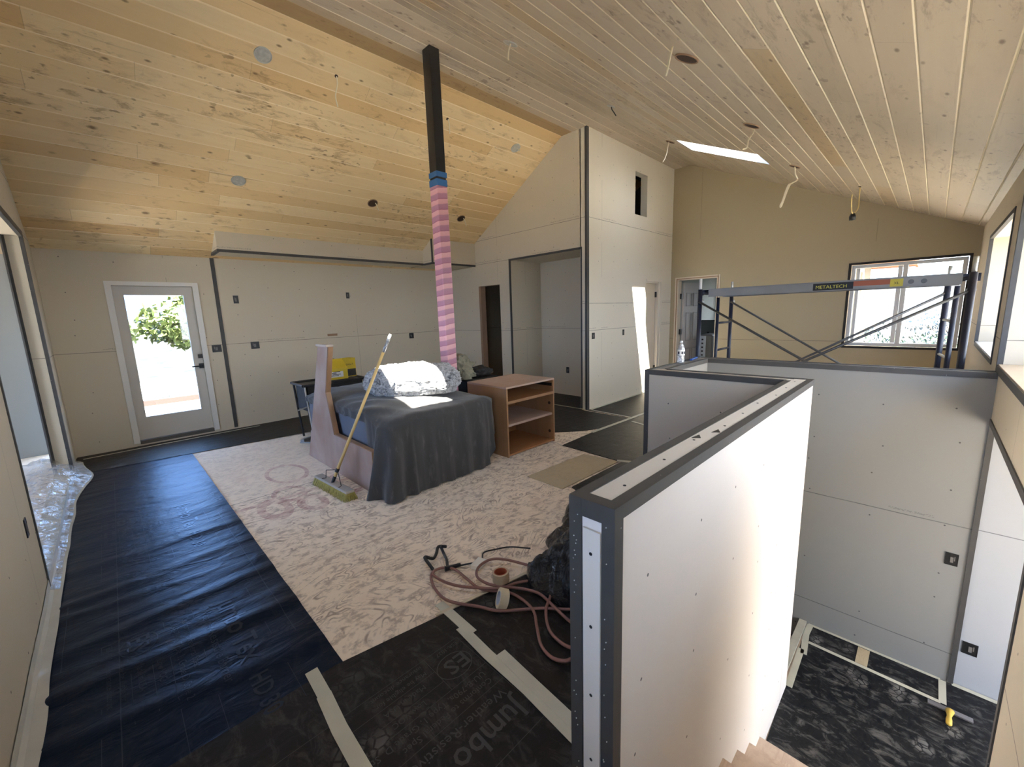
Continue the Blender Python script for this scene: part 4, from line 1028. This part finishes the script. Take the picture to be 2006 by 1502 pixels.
def carton(name, x0, y0, z0, x1, y1, z1, label, rz, extras):
    c = empty(name, ((x0+x1)/2, (y0+y1)/2, z0), label, 'carton', None, rz)
    w, d, h = (x1-x0)/2, (y1-y0)/2, z1-z0; t = .005
    m = MB(); m.box(-w, -d, 0, w, -d+t, h).box(-w, d-t, 0, w, d, h).box(-w, -d+t, 0, -w+t, d-t, h).box(w-t, -d+t, 0, w, d-t, h).box(-w+t, -d+t, 0, w-t, d-t, t)
    m.make('box_body', M_yel, c); extras(c, w, d, h); return c
def ex1(c, w, d, h):
    m = MB(); m.prism([(-w, -d, h), (w, -d, h), (w*.85, d*.5, h+.11), (-w*.85, d*.5, h+.11)], lambda p: p, lambda p: (p[0], p[1]+.004, p[2]+.004)); m.make('flap', M_yel, c)
    m = MB(); m.box(-w*.9, d, h-.01, w*.2, d+.004, h+.12); m.make('flap', plain('brown_kraft', (.30, .22, .15), .8), c)
    MB().box(-w*.72, -d-.0015, .03, w*.55, -d, h*.72).make('white_label', M_white, c)
    m = MB()
    for k, (a, b_) in enumerate(((-.6, .1), (-.5, .3), (-.55, -.1), (-.4, .25))): m.box(w*a, -d-.0025, .045+k*.017, w*b_, -d-.0015, .053+k*.017)
    m.make('label_print', M_blueb, c)
def ex2(c, w, d, h):
    MB().box(-w*.95, -d-.0015, .01, w*.95, -d, h*.42).make('black_print', ridgy('black_photo_print', (.03, .03, .03), .5), c)
    vs, fs = lettering(None, [('DEWALT', .034, 0, 0, 0, 1.0)])
    me = bpy.data.meshes.new('brand_print'); me.from_pydata([(x-w*.75, -d-.002, y+h*.62) for x, y, _ in vs], [], fs); link('brand_print', me, M_black, c)
carton('carton', 1.98, 5.38, .737, 2.24, 5.56, .88, 'open yellow carton with a white label on the cart, left of the other yellow box', math.radians(-6), ex1)
carton('carton', 2.20, 5.50, .737, 2.40, 5.64, .985, 'upright yellow carton with black print on the cart, right of the open one', math.radians(10), ex2)
m = MB(); m.prism([(1.56, 5.40), (1.93, 5.56), (1.95, 5.30), (1.72, 5.20)], lambda p: (p[0], p[1], .002), lambda p: (p[0], p[1], .016)); m.prism([(1.57, 5.41), (1.60, 5.38), (1.94, 5.53), (1.92, 5.56)], lambda p: (p[0], p[1], .016), lambda p: (p[0], p[1], .045))
tag(m.make('metal_plate', plain('dull_grey_plate', (.34, .34, .34), .45, .6)), 'grey metal plate lying on the floor behind the wooden end panel', 'metal plate')
# ------------------------------------------------------------------ floor cords, tape rolls, bag
def cubic(pts, k=6):
    P = [Vector(p) for p in pts]; P = [P[0]*2-P[1]]+P+[P[-1]*2-P[-2]]; out = []
    for i in range(1, len(P)-2):
        for j in range(k):
            t = j/k; a, b_, c, d = P[i-1:i+3]
            out.append(.5*((2*b_)+(c-a)*t+(2*a-5*b_+4*c-d)*t*t+(3*b_-a-3*c+d)*t*t*t))
    out.append(P[-2]); return out
M_cord = plain('pink_cord', (.25, .125, .105), .55)
c1 = [(1.66, 1.05), (1.491, 1.136), (1.386, 1.26), (1.236, 1.404), (1.184, 1.503), (1.099, 1.651), (1.099, 1.769), (1.142, 1.883), (1.193, 1.932), (1.25, 1.92), (1.284, 1.854), (1.276, 1.723), (1.273, 1.629), (1.305, 1.558), (1.356, 1.491), (1.369, 1.388), (1.346, 1.276), (1.282, 1.195), (1.215, 1.11), (1.193, 1.031), (1.211, .975), (1.25, .955), (1.34, .92)]
c2 = [(1.60, 1.52), (1.541, 1.684), (1.481, 1.757), (1.389, 1.753), (1.322, 1.687), (1.317, 1.594), (1.351, 1.527), (1.431, 1.41), (1.457, 1.322), (1.425, 1.191), (1.40, 1.068), (1.42, .95)]
c3 = [(1.191, 1.919), (1.165, 1.891), (1.173, 1.802), (1.206, 1.703), (1.269, 1.603), (1.342, 1.517), (1.448, 1.484), (1.53, 1.42), (1.515, 1.318), (1.475, 1.274), (1.39, 1.229), (1.308, 1.143), (1.282, 1.06), (1.29, .985), (1.36, .90)]
cord = None
for i, (cc, z) in enumerate(((c1, .022), (c2, .034), (c3, .029))):
    pts = cubic([(x, y, z+.004*math.sin(k*1.3+i)) for k, (x, y) in enumerate(cc)])
    m = MB().tube(pts, .0078, 8)
    if i == 0: cord = m.make('extension_cord', M_cord, smooth=True); tag(cord, 'dusty pink extension cord looping over the floor by the half wall end', 'cord')
    else: m.make('cord_loop', M_cord, cord, smooth=True)
ps = empty('power_adapter', (1.30, 1.88, 0), 'black plugs and white adapter with a thin black lead at the plywood edge', 'adapter'); I = inv(ps)
m = MB(); m.tube([I @ Vector(p) for p in cubic([(1.20, 1.95, .02), (1.21, 2.05, .05), (1.255, 2.03, .03), (1.30, 2.06, .03), (1.345, 2.10, .04), (1.37, 2.05, .05)])], .010, 8).tube([I @ Vector(p) for p in cubic([(1.27, 1.90, .02), (1.30, 1.95, .035), (1.33, 2.02, .03), (1.35, 2.08, .045)])], .009, 8)
m.make('black_plug_lead', M_blackpl, ps, smooth=True)
MB().tube([I @ Vector((1.25, 1.90, .02)), I @ Vector((1.34, 1.865, .02))], [.016, .011], 10).make('plug', M_blackpl, ps)
m = MB(); m.box(-.045, -.03, .002, .045, .03, .03, I @ Matrix.Translation((1.42, 1.79, .004)) @ Matrix.Rotation(.3, 4, 'Z')); m.make('white_adapter', M_white, ps, bevel=.004)
m = MB().tube([I @ Vector(p) for p in cubic([(1.34, 1.865, .015), (1.39, 1.83, .02), (1.45, 1.80, .02), (1.52, 1.86, .018), (1.60, 1.83, .018), (1.68, 1.78, .018), (1.74, 1.66, .03)])], .005, 7); m.make('thin_lead', M_blackpl, ps, smooth=True)
def roll(name, loc, ax, R0, r0, w, mat, core, label):
    o = MB().lathe([(r0, -w/2), (R0, -w/2), (R0, w/2), (r0, w/2)], loc, ax, 36, True).make(name, mat, bevel=.001); tag(o, label, 'tape roll')
    MB().lathe([(r0-.004, -w/2-.001), (r0, -w/2-.001), (r0, w/2+.001), (r0-.004, w/2+.001)], loc, ax, 36, True).make('core', core, o)
    return o
roll('tape_roll', (1.385, 1.555, .067), (.0, .05, 1), .047, .036, .052, plain('tan_tape', (.50, .40, .28), .4), plain('rust_red_core', (.35, .08, .04), .6), 'tan tape roll with a rust-red core lying flat on the cord')
roll('tape_roll', (1.275, 1.425, .055), (-.75, .55, .35), .050, .034, .044, plain('cream_tape_roll', (.66, .58, .42), .5), plain('blue_white_core', (.45, .50, .60), .5), 'cream masking tape roll standing on edge on the black paper')
# crumpled black plastic bag
vs, fs = [], []; NX, NY = 90, 90
for j in range(NY+1):
    for i in range(NX+1):
        u, v = i/NX, j/NY          # u: 0 at the wall, 1 at the outer edge; v: along the wall
        outer = 1.42+.42*v+.10*noise.noise(Vector((v*5, 1, 0)))
        x = 1.47+v*.90+.06*noise.noise(Vector((u*5, v*5, 9))); y = .675+(outer-.675)*u+.05*noise.noise(Vector((u*5, v*5, 4)))*u
        q1 = noise.noise(Vector((u*3.2, v*3.2, 2))); q2 = abs(noise.noise(Vector((u*7+q1, v*7, 5)))); q3 = abs(noise.noise(Vector((u*17, v*15+q2, 3))))
        env = min(1, (1-u)/.16)**.6*min(1, v/.10)**.6*min(1, (1-v)/.08)
        z = .012+env*(.12+.08*q1+.13*q2+.07*q3)
        vs.append((x, max(.668, y), max(.012, z)))
for j in range(NY):
    for i in range(NX): a = j*(NX+1)+i; fs.append((a, a+1, a+NX+2, a+NX+1))
me = bpy.data.meshes.new('plastic_bag'); me.from_pydata(vs, [], fs)
for p in me.polygons: p.use_smooth = True
tag(link('plastic_bag', me, ridgy('glossy_black_plastic', (.012, .012, .014), .22, .7)), 'heap of crumpled glossy black plastic against the half wall behind its end', 'plastic bag')
# ------------------------------------------------------------------ bottle and blue tape on the half wall
bt_ = empty('water_bottle', (3.72, 1.585, HZ+.005), 'clear plastic water bottle with printed label on the half wall corner', 'bottle')
MB().lathe([(0, 0), (.030, 0), (.032, .012), (.030, .05), (.032, .07), (.032, .125), (.026, .15), (.013, .175), (.012, .19), (0, .19)], seg=20).make('bottle_body', M_film, bt_, smooth=True)
MB().lathe([(.0325, .072), (.0328, .074), (.0328, .122), (.0325, .124)], seg=20).make('label_band', M_white, bt_, smooth=True)
m = MB()
for a in (2.9, 3.9, 4.6): m.box(.0325, -.008, .085, .0335, .008, .108, Matrix.Rotation(a, 4, 'Z'))
m.make('label_mark', M_blueb, bt_)
MB().lathe([(0, .188), (.0135, .188), (.0135, .203), (0, .203)], seg=16).make('cap', M_white, bt_)
m = MB(); m.box(-.11, -.012, 0, .11, .012, .016, Matrix.Translation((4.05, 1.60, HZ+.006)) @ Matrix.Rotation(.15, 4, 'Z'))
tag(m.make('blue_tape_piece', plain('bright_blue_plastic', (.02, .10, .40), .4), bevel=.004), 'small bright blue piece lying on the half wall beside the water bottle', 'tape piece')
# taping knife on the landing
kn = empty('taping_knife', (3.85, -.33, ZL+.01), 'wide steel taping knife with yellow handle on the stair landing', 'taping knife'); I = inv(kn)
m = MB(); m.box(3.842, -.455, ZL+.014, 3.875, -.235, ZL+.017, I).box(3.83, -.455, ZL+.010, 3.842, -.235, ZL+.020, I); m.make('blade', plain('brushed_steel', (.42, .41, .43), .3, .8), kn)
MB().tube([I @ Vector((3.842, -.345, ZL+.018)), I @ Vector((3.81, -.342, ZL+.022)), I @ Vector((3.78, -.34, ZL+.022)), I @ Vector((3.745, -.338, ZL+.026)), I @ Vector((3.705, -.337, ZL+.024)), I @ Vector((3.695, -.337, ZL+.022))], [.024, .017, .012, .016, .016, .008], 12).make('handle', plain('yellow_plastic', (.75, .52, .10), .4), kn, smooth=True)
# ------------------------------------------------------------------ scaffold
XN, XF_, XM = 5.0, 6.07, 5.58; YA, YB, YB2 = 1.93, -.195, -.075
sc_ = empty('scaffold', (5.5, .9, 0), 'blue-black steel scaffold with crossed grey braces standing behind the stair half wall', 'scaffold'); I = inv(sc_)
def tb(name, pts, r, mat, seg=10): return MB().tube([I @ Vector(p) for p in pts], r, seg).make(name, mat, sc_, smooth=True)
for x, y in ((XN, YA), (XF_, YA), (XN, YB), (XF_, YB2)):
    tb('leg', [(x, y, 0), (x, y, 1.71)], .024, M_frame, 12); 
    tb('coupling_pin', [(x, y, 1.71), (x, y, 1.83)], .016, M_silver if y < 0 or x > 5.5 else M_vinyl, 10)
for y, ym in ((YA, YA), (YB, -.13)):
    yb = YA if y > 0 else YB2
    tb('ladder_post', [(XM, ym, 0), (XM, ym, 1.62)], .020, M_frame)
    for z in (.30, .62, .955, 1.302): tb('rung', [(XM, ym, z), (XF_, yb, z)], .013, M_frame if y > 0 else M_silver)
    tb('top_bar', [(XN, y, 1.672), (XF_, yb, 1.672)], .020, M_frame)
    tb('bottom_bar', [(XN, y, .18), (XF_, yb, .18)], .018, M_frame)
def brace(a, b_): return tb('cross_brace', [a, b_], .0125, M_brace, 8)
for x, yb in ((XN-.03, YB), (XF_-.03, YB2)):
    brace((x, YA, 1.57), (x, yb, .31)); brace((x+.024, yb, 1.57), (x+.024, YA, .31))
for x, y in ((XN, YA), (XF_, YA), (XN, YB), (XF_, YB2)): MB().lathe([(0, -.055), (.03, -.05), (.03, .0), (0, .005)], I @ Vector((x, y, 1.57)), ax=(-1, 0, 0), seg=10).make('brace_lock', M_silver, sc_)
pk = empty('scaffold_plank', (5.35, .9, 1.62), 'long aluminium scaffold plank with black and yellow labels resting on the scaffold', 'plank'); I = inv(pk)
px, pw = 5.06, .50; pz0, pz1 = 1.622, 1.712
m = MB()
for x in (px, px+pw-.03): m.box(x, -.14, pz0, x+.004, 1.86, pz1, I).box(x-.012, -.14, pz0, x+.004, 1.86, pz0+.004, I).box(x-.012, -.14, pz1-.004, x+.004, 1.86, pz1, I)
m.make('side_rail', M_alum, pk)
MB().box(px+.004, -.14, pz1-.02, px+pw-.03, 1.86, pz1-.004, I).make('deck', plain('plank_underside', (.30, .26, .21), .8), pk)
for y0_, y1_2 in ((1.84, 1.95), (-.23, -.12)):
    for x in (px+.03, px+pw-.08): m = MB(); m.box(x, y0_, pz1-.03, x+.04, y1_2, pz1-.008, I).box(x, (y0_ if y0_ < 0 else y1_2)-.01, pz1-.07, x+.04, (y0_ if y0_ < 0 else y1_2)+.01, pz1-.008, I); m.make('hook', M_frame, pk)
xx = px-.0135
def lab(name, ya, yb, mat, z0=pz0+.008, z1=pz1-.016): return MB().box(px-.0025, ya, z0, px-.0005, yb, z1, I).make(name, mat, pk)
lab('black_label', .555, .865, M_black); lab('red_label', .30, .555, plain('red_brown_label', (.35, .10, .05), .5), pz0+.03, pz1-.014); lab('yellow_label', .215, .30, plain('yellow_label', (.62, .50, .06), .5))
def text_on(parent, body, size, y, z, mat, sx=1.0):
    vs, fs = lettering(None, [(body, size, 0, 0, 0, sx)])
    me = bpy.data.meshes.new('label_lettering'); me.from_pydata([(px-.0032-parent.location.x, y-x-parent.location.y, z+yy-parent.location.z) for x, yy, _ in vs], [], fs); return link('label_lettering', me, mat, parent)
text_on(pk, 'METALTECH', .044, .845, 1.645, plain('yellow_ink', (.62, .55, .10), .5), 1.0)
text_on(pk, 'XL', .03, .275, 1.650, M_black)
for y in (.165, .085): MB().lathe([(0, 0), (.020, 0), (.020, .002), (0, .002)], I @ Vector((px-.001, y, 1.665)), ax=(-1, 0, 0), seg=14).make('round_stamp', M_brace, pk)
# ------------------------------------------------------------------ outlet boxes
def outlet(c, n, w, h, label, mat=M_black):
    """c centre on the wall face, n = direction out of the wall ('-x','-y','+x')"""
    r = empty('outlet_box', c, label, 'outlet box', 'open electrical boxes in the drywall')
    def bx(m, a0, a1, z0, z1, d0, d1):
        if n == '-y': m.box(a0, d0, z0, a1, d1, z1)
        elif n == '-x': m.box(d0, a0, z0, d1, a1, z1)
        else: m.box(-d1, a0, z0, -d0, a1, z1)
    m = MB(); t = .004
    bx(m, -w/2-t, -w/2, -h/2, h/2, -.004, .02); bx(m, w/2, w/2+t, -h/2, h/2, -.004, .02); bx(m, -w/2-t, w/2+t, h/2, h/2+t, -.004, .02); bx(m, -w/2-t, w/2+t, -h/2-t, -h/2, -.004, .02)
    bx(m, -w/2, w/2, -h/2, h/2, -.0025, .0)
    m.make('box', mat, r)
    m = MB(); bx(m, -w*.16, w*.10, -h*.28, h*.22, -.006, -.003); bx(m, -w*.30, -w*.22, -h*.10, h*.30, -.0055, -.003); m.make('device', plain('box_wires', (.16, .15, .14), .6) if 'box_wires' not in bpy.data.materials else bpy.data.materials['box_wires'], r)
    return r
FY = YF-.001
outlet((1.397, FY, 1.83), '-y', .055, .10, 'high narrow electrical box near the left end of the kitchen wall')
outlet((2.996, FY, 1.898), '-y', .045, .09, 'high narrow electrical box in the middle of the kitchen wall')
outlet((1.092, FY, 1.167), '-y', .10, .09, 'square electrical box between the glazed door and the kitchen corner bead')
outlet((1.557, FY, 1.178), '-y', .10, .095, 'square electrical box just right of the kitchen corner bead')
outlet((4.147, FY, 1.162), '-y', .085, .09, 'square electrical box on the kitchen wall near the pink-wrapped post')
outlet((AX-.001, 4.618, .457), '-x', .055, .10, 'narrow electrical box low on the back of the alcove')
outlet((5.324, YC-.001, 1.132), '-y', .065, .085, 'electrical box beside the outer corner of the tall white core wall')
outlet((6.203, YC-.001, 1.139), '-y', .045, .085, 'narrow electrical box left of the sunlit strip on the core wall')
outlet((4.178, -.262, -.371), '-x', .06, .085, 'electrical box on the stairwell wall near the grey bead')
outlet((4.194, -.42, -1.03), '-x', .07, .085, 'white-faced electrical box low on the bluish entry wall')
outlet((XL+.001, 3.198, .494), '+x', .045, .09, 'narrow electrical slot low on the left wall near the opening')
tag(MB().box(2.60, YF-.004, 1.245, 2.76, YF+.004, 1.282).make('cut_slot', M_raw), 'short red-brown slot cut in the kitchen wall seam', 'wall slot')
# ------------------------------------------------------------------ ceiling fixtures
M_can = plain('inside_can', (.50, .50, .47), .45, .3, var=.35, vs=40)
def fixture(x, y, kind, pts=None, label='', r=.068, wmat=M_wire, wr=.006):
    z = zc(y); sl = SR if y < Y2 else -SL if y > Y1 else 0
    n = Vector((0, sl, -1)).normalized()       # points down out of the ceiling
    f = empty('ceiling_light_rough_in', (x, y, z), label, 'ceiling fitting', 'rough-in light openings in the ceiling')
    if kind:
        c_ = M_can if kind == 'can' else M_hole
        MB().lathe([(0, .006), (r*.5, .006), (r*.92, .004), (r, .003), (r*1.0, -.003), (0, -.003)], (0, 0, 0), ax=n, seg=28).make('can_housing' if kind == 'can' else 'hole', c_, f)
        MB().lathe([(r*.93, -.002), (r*1.05, -.002), (r*1.05, .008), (r*.93, .008)], (0, 0, 0), ax=n, seg=28, close=True).make('rim', M_silver if kind == 'can' else M_raw, f)
    else:
        MB().lathe([(0, .004), (.016, .004), (.016, -.003), (0, -.003)], (0, 0, 0), ax=n, seg=12).make('cable_hole', M_hole, f)
    if pts:
        P = [Vector(p)-Vector((x, y, z)) for p in pts]; P[0] = P[0]
        MB().tube(cubic(P, 5), wr, 7).make('cable', wmat, f, smooth=True)
    return f
fixture(1.357, 4.405, 'can', None, 'silver can opening in the warm ceiling slope, largest and highest at the left')
fixture(1.335, 5.68, 'can', None, 'silver can opening low on the warm slope, nearest the soffit left end')
fixture(1.99, 4.36, None, [(1.99, 4.36, 3.88), (1.995, 4.362, 3.80), (1.965, 4.362, 3.68), (1.98, 4.37, 3.59)], 'long cream cable hanging from a small hole left of the black post')
fixture(2.943, 5.672, 'hole', [(2.95, 5.672, 3.12), (2.985, 5.66, 3.09), (3.02, 5.66, 3.00)], 'hole with short cable above the soffit, left of the pink wrapped post')
fixture(3.335, 4.373, None, [(3.335, 4.373, 3.87), (3.355, 4.373, 3.83), (3.36, 4.373, 3.70)], 'short cable hanging from a small hole just right of the black post')
fixture(4.553, 4.416, 'can', [(4.57, 4.41, 3.84), (4.59, 4.38, 3.80), (4.57, 4.36, 3.78)], 'silver can opening high on the warm slope near the pantry wall')
fixture(4.499, 5.674, 'hole', [(4.51, 5.67, 3.12), (4.555, 5.66, 3.08), (4.59, 5.66, 2.98)], 'hole with short cable low on the warm slope, nearest the pantry wall')
fixture(2.824, 2.763, 'can', [(2.83, 2.763, 3.79), (2.80, 2.763, 3.72), (2.79, 2.763, 3.64)], 'white opening with hanging cable on the right slope, nearest the black post', .06)
fixture(2.98, 1.30, 'hole', [(2.80, 1.314, 3.13), (2.77, 1.314, 3.06), (2.735, 1.314, 2.97), (2.75, 1.33, 2.95)], 'brown round opening with cable at the top centre of the right slope', .075)
fixture(4.496, 2.82, 'can', [(4.50, 2.82, 3.80), (4.515, 2.82, 3.775), (4.55, 2.82, 3.76), (4.60, 2.82, 3.735)], 'small opening with black tipped stub just right of the core wall corner', .045, M_black)
fixture(4.514, 1.345, 'hole', [(4.60, 1.345, 3.16), (4.58, 1.345, 3.10), (4.45, 1.345, 3.0), (4.42, 1.345, 2.93), (4.313, 1.345, 2.888)], 'brown round opening with cable trailing toward the skylight', .07)
fixture(6.046, 2.833, 'hole', [(6.0, 2.833, 3.80), (5.97, 2.833, 3.73), (5.945, 2.833, 3.645), (5.89, 2.833, 3.56), (5.83, 2.833, 3.50)], 'opening with cream cable hanging left of the skylight by the core wall', .06)
fixture(6.19, 1.341, 'hole', [(6.19, 1.341, 3.14), (6.23, 1.341, 3.06), (6.36, 1.341, 3.02), (6.10, 1.341, 2.93), (5.93, 1.341, 2.87), (5.75, 1.341, 2.68), (5.66, 1.341, 2.61), (5.72, 1.341, 2.62), (5.90, 1.341, 2.80), (6.05, 1.341, 2.92)], 'opening with long looped white cable in front of the tan back wall', .06, wr=.008)
fx = fixture(6.75, .773, None, [(6.77, .773, 2.89), (6.79, .773, 2.75), (6.78, .773, 2.64), (6.60, .773, 2.57), (6.42, .773, 2.52)], 'pair of yellow wires carrying a small dark lamp socket near the back wall', wmat=plain('yellow_wire', (.62, .48, .20), .5))
P = [Vector(p)-fx.location for p in ((6.20, .773, 2.70), (6.21, .773, 2.62), (6.28, .773, 2.54), (6.40, .773, 2.52))]
MB().tube(cubic(P, 5), .006, 7).make('cable', bpy.data.materials['yellow_wire'], fx, smooth=True)
MB().lathe([(0, -.045), (.03, -.04), (.034, .0), (.02, .035), (0, .035)], Vector((6.40, .773, 2.49))-fx.location, seg=14).make('lamp_socket', M_black, fx, smooth=True)
# ------------------------------------------------------------------ far room things
dk = empty('desk', (9.9, 3.3, 0), 'desk in the grey room seen through the far doorway', 'desk'); I = inv(dk)
B('desk_top', (9.36, 3.0, .74, 10.7, 3.85, .77), M_room, dk, 0, I)
for x in (9.40, 10.62):
    for y in (3.05, 3.77): B('leg', (x, y, 0, x+.04, y+.04, .74), M_black, dk, 0, I)
mo = empty('monitor', (9.6, 3.5, .77), 'tilted black-framed monitor on the desk in the far room', 'monitor')
mq = Matrix.Rotation(math.radians(-20), 4, 'Z') @ Matrix.Rotation(math.radians(10), 4, 'Y')
B('screen_frame', (-.02, -.25, .12, .02, .25, .46), M_black, mo, .004, mq); B('screen', (-.023, -.225, .14, -.0205, .225, .44), plain('grey_screen', (.16, .17, .17), .2), mo, 0, mq); B('stand', (-.08, -.1, 0, .12, .1, .014), M_black, mo); B('neck', (.0, -.02, .01, .03, .02, .2), M_black, mo)
tw = empty('storage_tower', (9.05, 3.24, 0), 'white and grey storage tower with four square holes seen through the far doorway', 'storage tower')
m = MB(); m.box(-.25, -.12, 0, .25, .14, .96); m.make('tower_body', plain('grey_tower', (.16, .17, .18), .5), tw, bevel=.03)
B('white_front', (-.262, -.0, .02, -.252, .135, .93), plain('blue_white_panel', (.62, .70, .80), .4), tw, .004)
m = MB()
for z in (.52, .60, .68, .76, .84): m.box(-.266, .05, z, -.261, .085, z+.03)
m.make('square_hole', M_blueb, tw)
oc = blob('office_chair', (9.15, 2.72, .74), (.16, .18, .28), M_black, 'dark office chair back in the far room', 'chair', .15, 3, 1.5, 3)
MB().tube([(9.15, 2.72, 0), (9.15, 2.72, .5)], .03, 8).make('column', M_black, oc)
# ------------------------------------------------------------------ outside
def ground_z(x, y): 
    z = -1.95+max(0, x-14)*.085+max(0, y-16)*.075+.22*noise.noise(Vector((x*.12, y*.12, 0)))+.06*noise.noise(Vector((x*.7, y*.7, 1)))
    return z
vs, fs = [], []; NX = 110
for j in range(NX+1):
    for i in range(NX+1):
        x = -30+110*i/NX; y = -40+110*j/NX; vs.append((x, y, ground_z(x, y)))
for j in range(NX):
    for i in range(NX): a = j*(NX+1)+i; fs.append((a, a+1, a+NX+2, a+NX+1))
me = bpy.data.meshes.new('ground'); me.from_pydata(vs, [], fs)
m_, t_, b_ = nt('sandy_ground'); g = G(t_); p = g.pos()
c = g.mix(g.ramp(g.noise(p, .8, 5, .7), [(.45, 0), (.62, 1)]), (.042, .036, .029), (.014, .019, .008))
c = g.mix(g.ramp(g.noise(g.scale(p, (1, 1, 4)), 4, 4, .7), [(.5, 0), (.7, 1)]) , c, (.014, .012, .010)); g.set(b_, 'Base Color', c); b_.inputs['Roughness'].default_value = .95
struct(link('floor_ground', me, m_))
struct(MB().box(-4.5, -13, -2.3, 9.0, -1.3, -1.5).box(-11, -1, -2.3, XL-2.8, 10.0, -1.2).make('floor_bounce_slab', plain('pale_bounce_slab', (.66, .58, .46), .9, var=.05, vs=2)))  # unseen slabs added to bounce warm sunlight onto the ceiling
struct(MB().box(XL-.2, YF+.14, -.14, 4.2, 10.6, -.02).make('floor_deck', plain('pale_deck', (.34, .30, .25), .7)))
struct(MB().box(-2.2, 10.5, -.02, 4.0, 10.6, .085).make('trim_deck_rail', plain('pink_brown_rail', (.07, .035, .03), .7)))
def leafmat(name, a, b2):
    m, t, b = nt(name); g = G(t); g.set(b, 'Base Color', g.mix(g.noise(g.pos(), 5, 2), a, b2)); b.inputs['Roughness'].default_value = .7; return m
M_leaf = [leafmat('yellow_green_leaves', (.07, .11, .02), (.15, .18, .05)), leafmat('grey_sage_leaves', (.08, .09, .065), (.13, .13, .10)), leafmat('dark_juniper', (.03, .055, .03), (.08, .11, .04))]
M_bark = plain('bark', (.14, .10, .07), .9)
def bush(name, x, y, w, h, mat, n, label, cat, grp, trunk=True, sd=0, ls=.12):
    z = ground_z(x, y)-.05; o = empty(name, (x, y, z), label, cat, grp); rnd = random.Random(sd); m = MB()
    cl = [(rnd.uniform(-.5, .5)*w, rnd.uniform(-.5, .5)*w, rnd.uniform(.35 if trunk else .2, .85)*h, rnd.uniform(.18, .3)*w) for _ in range(9)]
    for _ in range(n):
        cx_, cy_, cz, cr = rnd.choice(cl); d = Vector((rnd.gauss(0, 1), rnd.gauss(0, 1), rnd.gauss(0, .8))).normalized()*cr*rnd.uniform(.6, 1.05)
        c = Vector((cx_, cy_, cz))+d; a = Vector((rnd.gauss(0, 1), rnd.gauss(0, 1), rnd.gauss(0, 1))).normalized()*ls*rnd.uniform(.6, 1.3); b_ = a.orthogonal().normalized()*ls*.5
        m.quad(c-a, c+b_, c+a, c-b_)
    m.make('foliage', mat, o, fix=False)
    s = MB()
    for c in cl[:5]: s.tube([(0, 0, 0), (c[0]*.4, c[1]*.4, c[2]*.5), (c[0], c[1], c[2])], [.05*h*.4, .03*h*.4, .008], 6)
    s.make('stems', M_bark, o); return o
bush('tree', -.3, 20.5, 2.2, 5.2, M_leaf[0], 2600, 'yellow-green tree outside the glazed door, left of the white tank', 'tree', None, sd=1, ls=.16)
bush('tree', 3.2, 22.0, 3.4, 5.3, M_leaf[0], 4200, 'yellow-green tree outside the glazed door, behind and right of the white tank', 'tree', None, sd=2, ls=.16)
bush('shrub', 1.3, 15.0, 1.2, 1.5, M_leaf[1], 1200, 'grey-green scrub bush in front of the white tank outside the glazed door', 'shrub', None, False, 3, .07)
bush('shrub', 2.0, 13.6, .9, .9, M_leaf[1], 700, 'low dry bush right of centre in the glazed door view', 'shrub', None, False, 4, .06)
bush('shrub', 2.15, 12.2, .8, 1.5, M_leaf[0], 900, 'bright green bush at the lower right of the glazed door view', 'shrub', None, False, 5, .05)
for k, (x, y, w, h, q) in enumerate(((15, .3, 1.6, 1.7, 0), (17, 1.0, 2.0, 1.6, 2), (13, -.6, 1.3, 1.2, 0), (20, .2, 2.6, 1.9, 2), (24, 1.4, 2.6, 1.6, 1), (28, -.8, 2.8, 1.7, 1), (12, .75, 1.0, 1.2, 2))):
    bush('shrub', x, y, w, h, M_leaf[q], 1100, ['low yellow-green shrub', 'broad dark green shrub', 'small yellow-green shrub', 'wide dark shrub', 'pale sage shrub', 'far sage shrub', 'small dark shrub'][k]+' on the slope outside the sliding window, ' + ['fourth nearest', 'fifth nearest', 'second nearest', 'third farthest', 'second farthest', 'farthest of all', 'nearest the glass'][k], 'shrub', 'shrubs outside the sliding window', False, 20+k, .07)
tk = MB(); tk.lathe([(0, 0), (1.0, 0), (1.05, .1), (1.05, 1.5), (.9, 1.75), (.3, 1.9), (0, 1.92)], (1.45, 17.0, ground_z(1.45, 17)-.1), seg=32)
tk = tk.make('storage_tank', M_white, smooth=False); tag(tk, 'big white rounded tank standing outside the glazed door between the trees', 'tank')
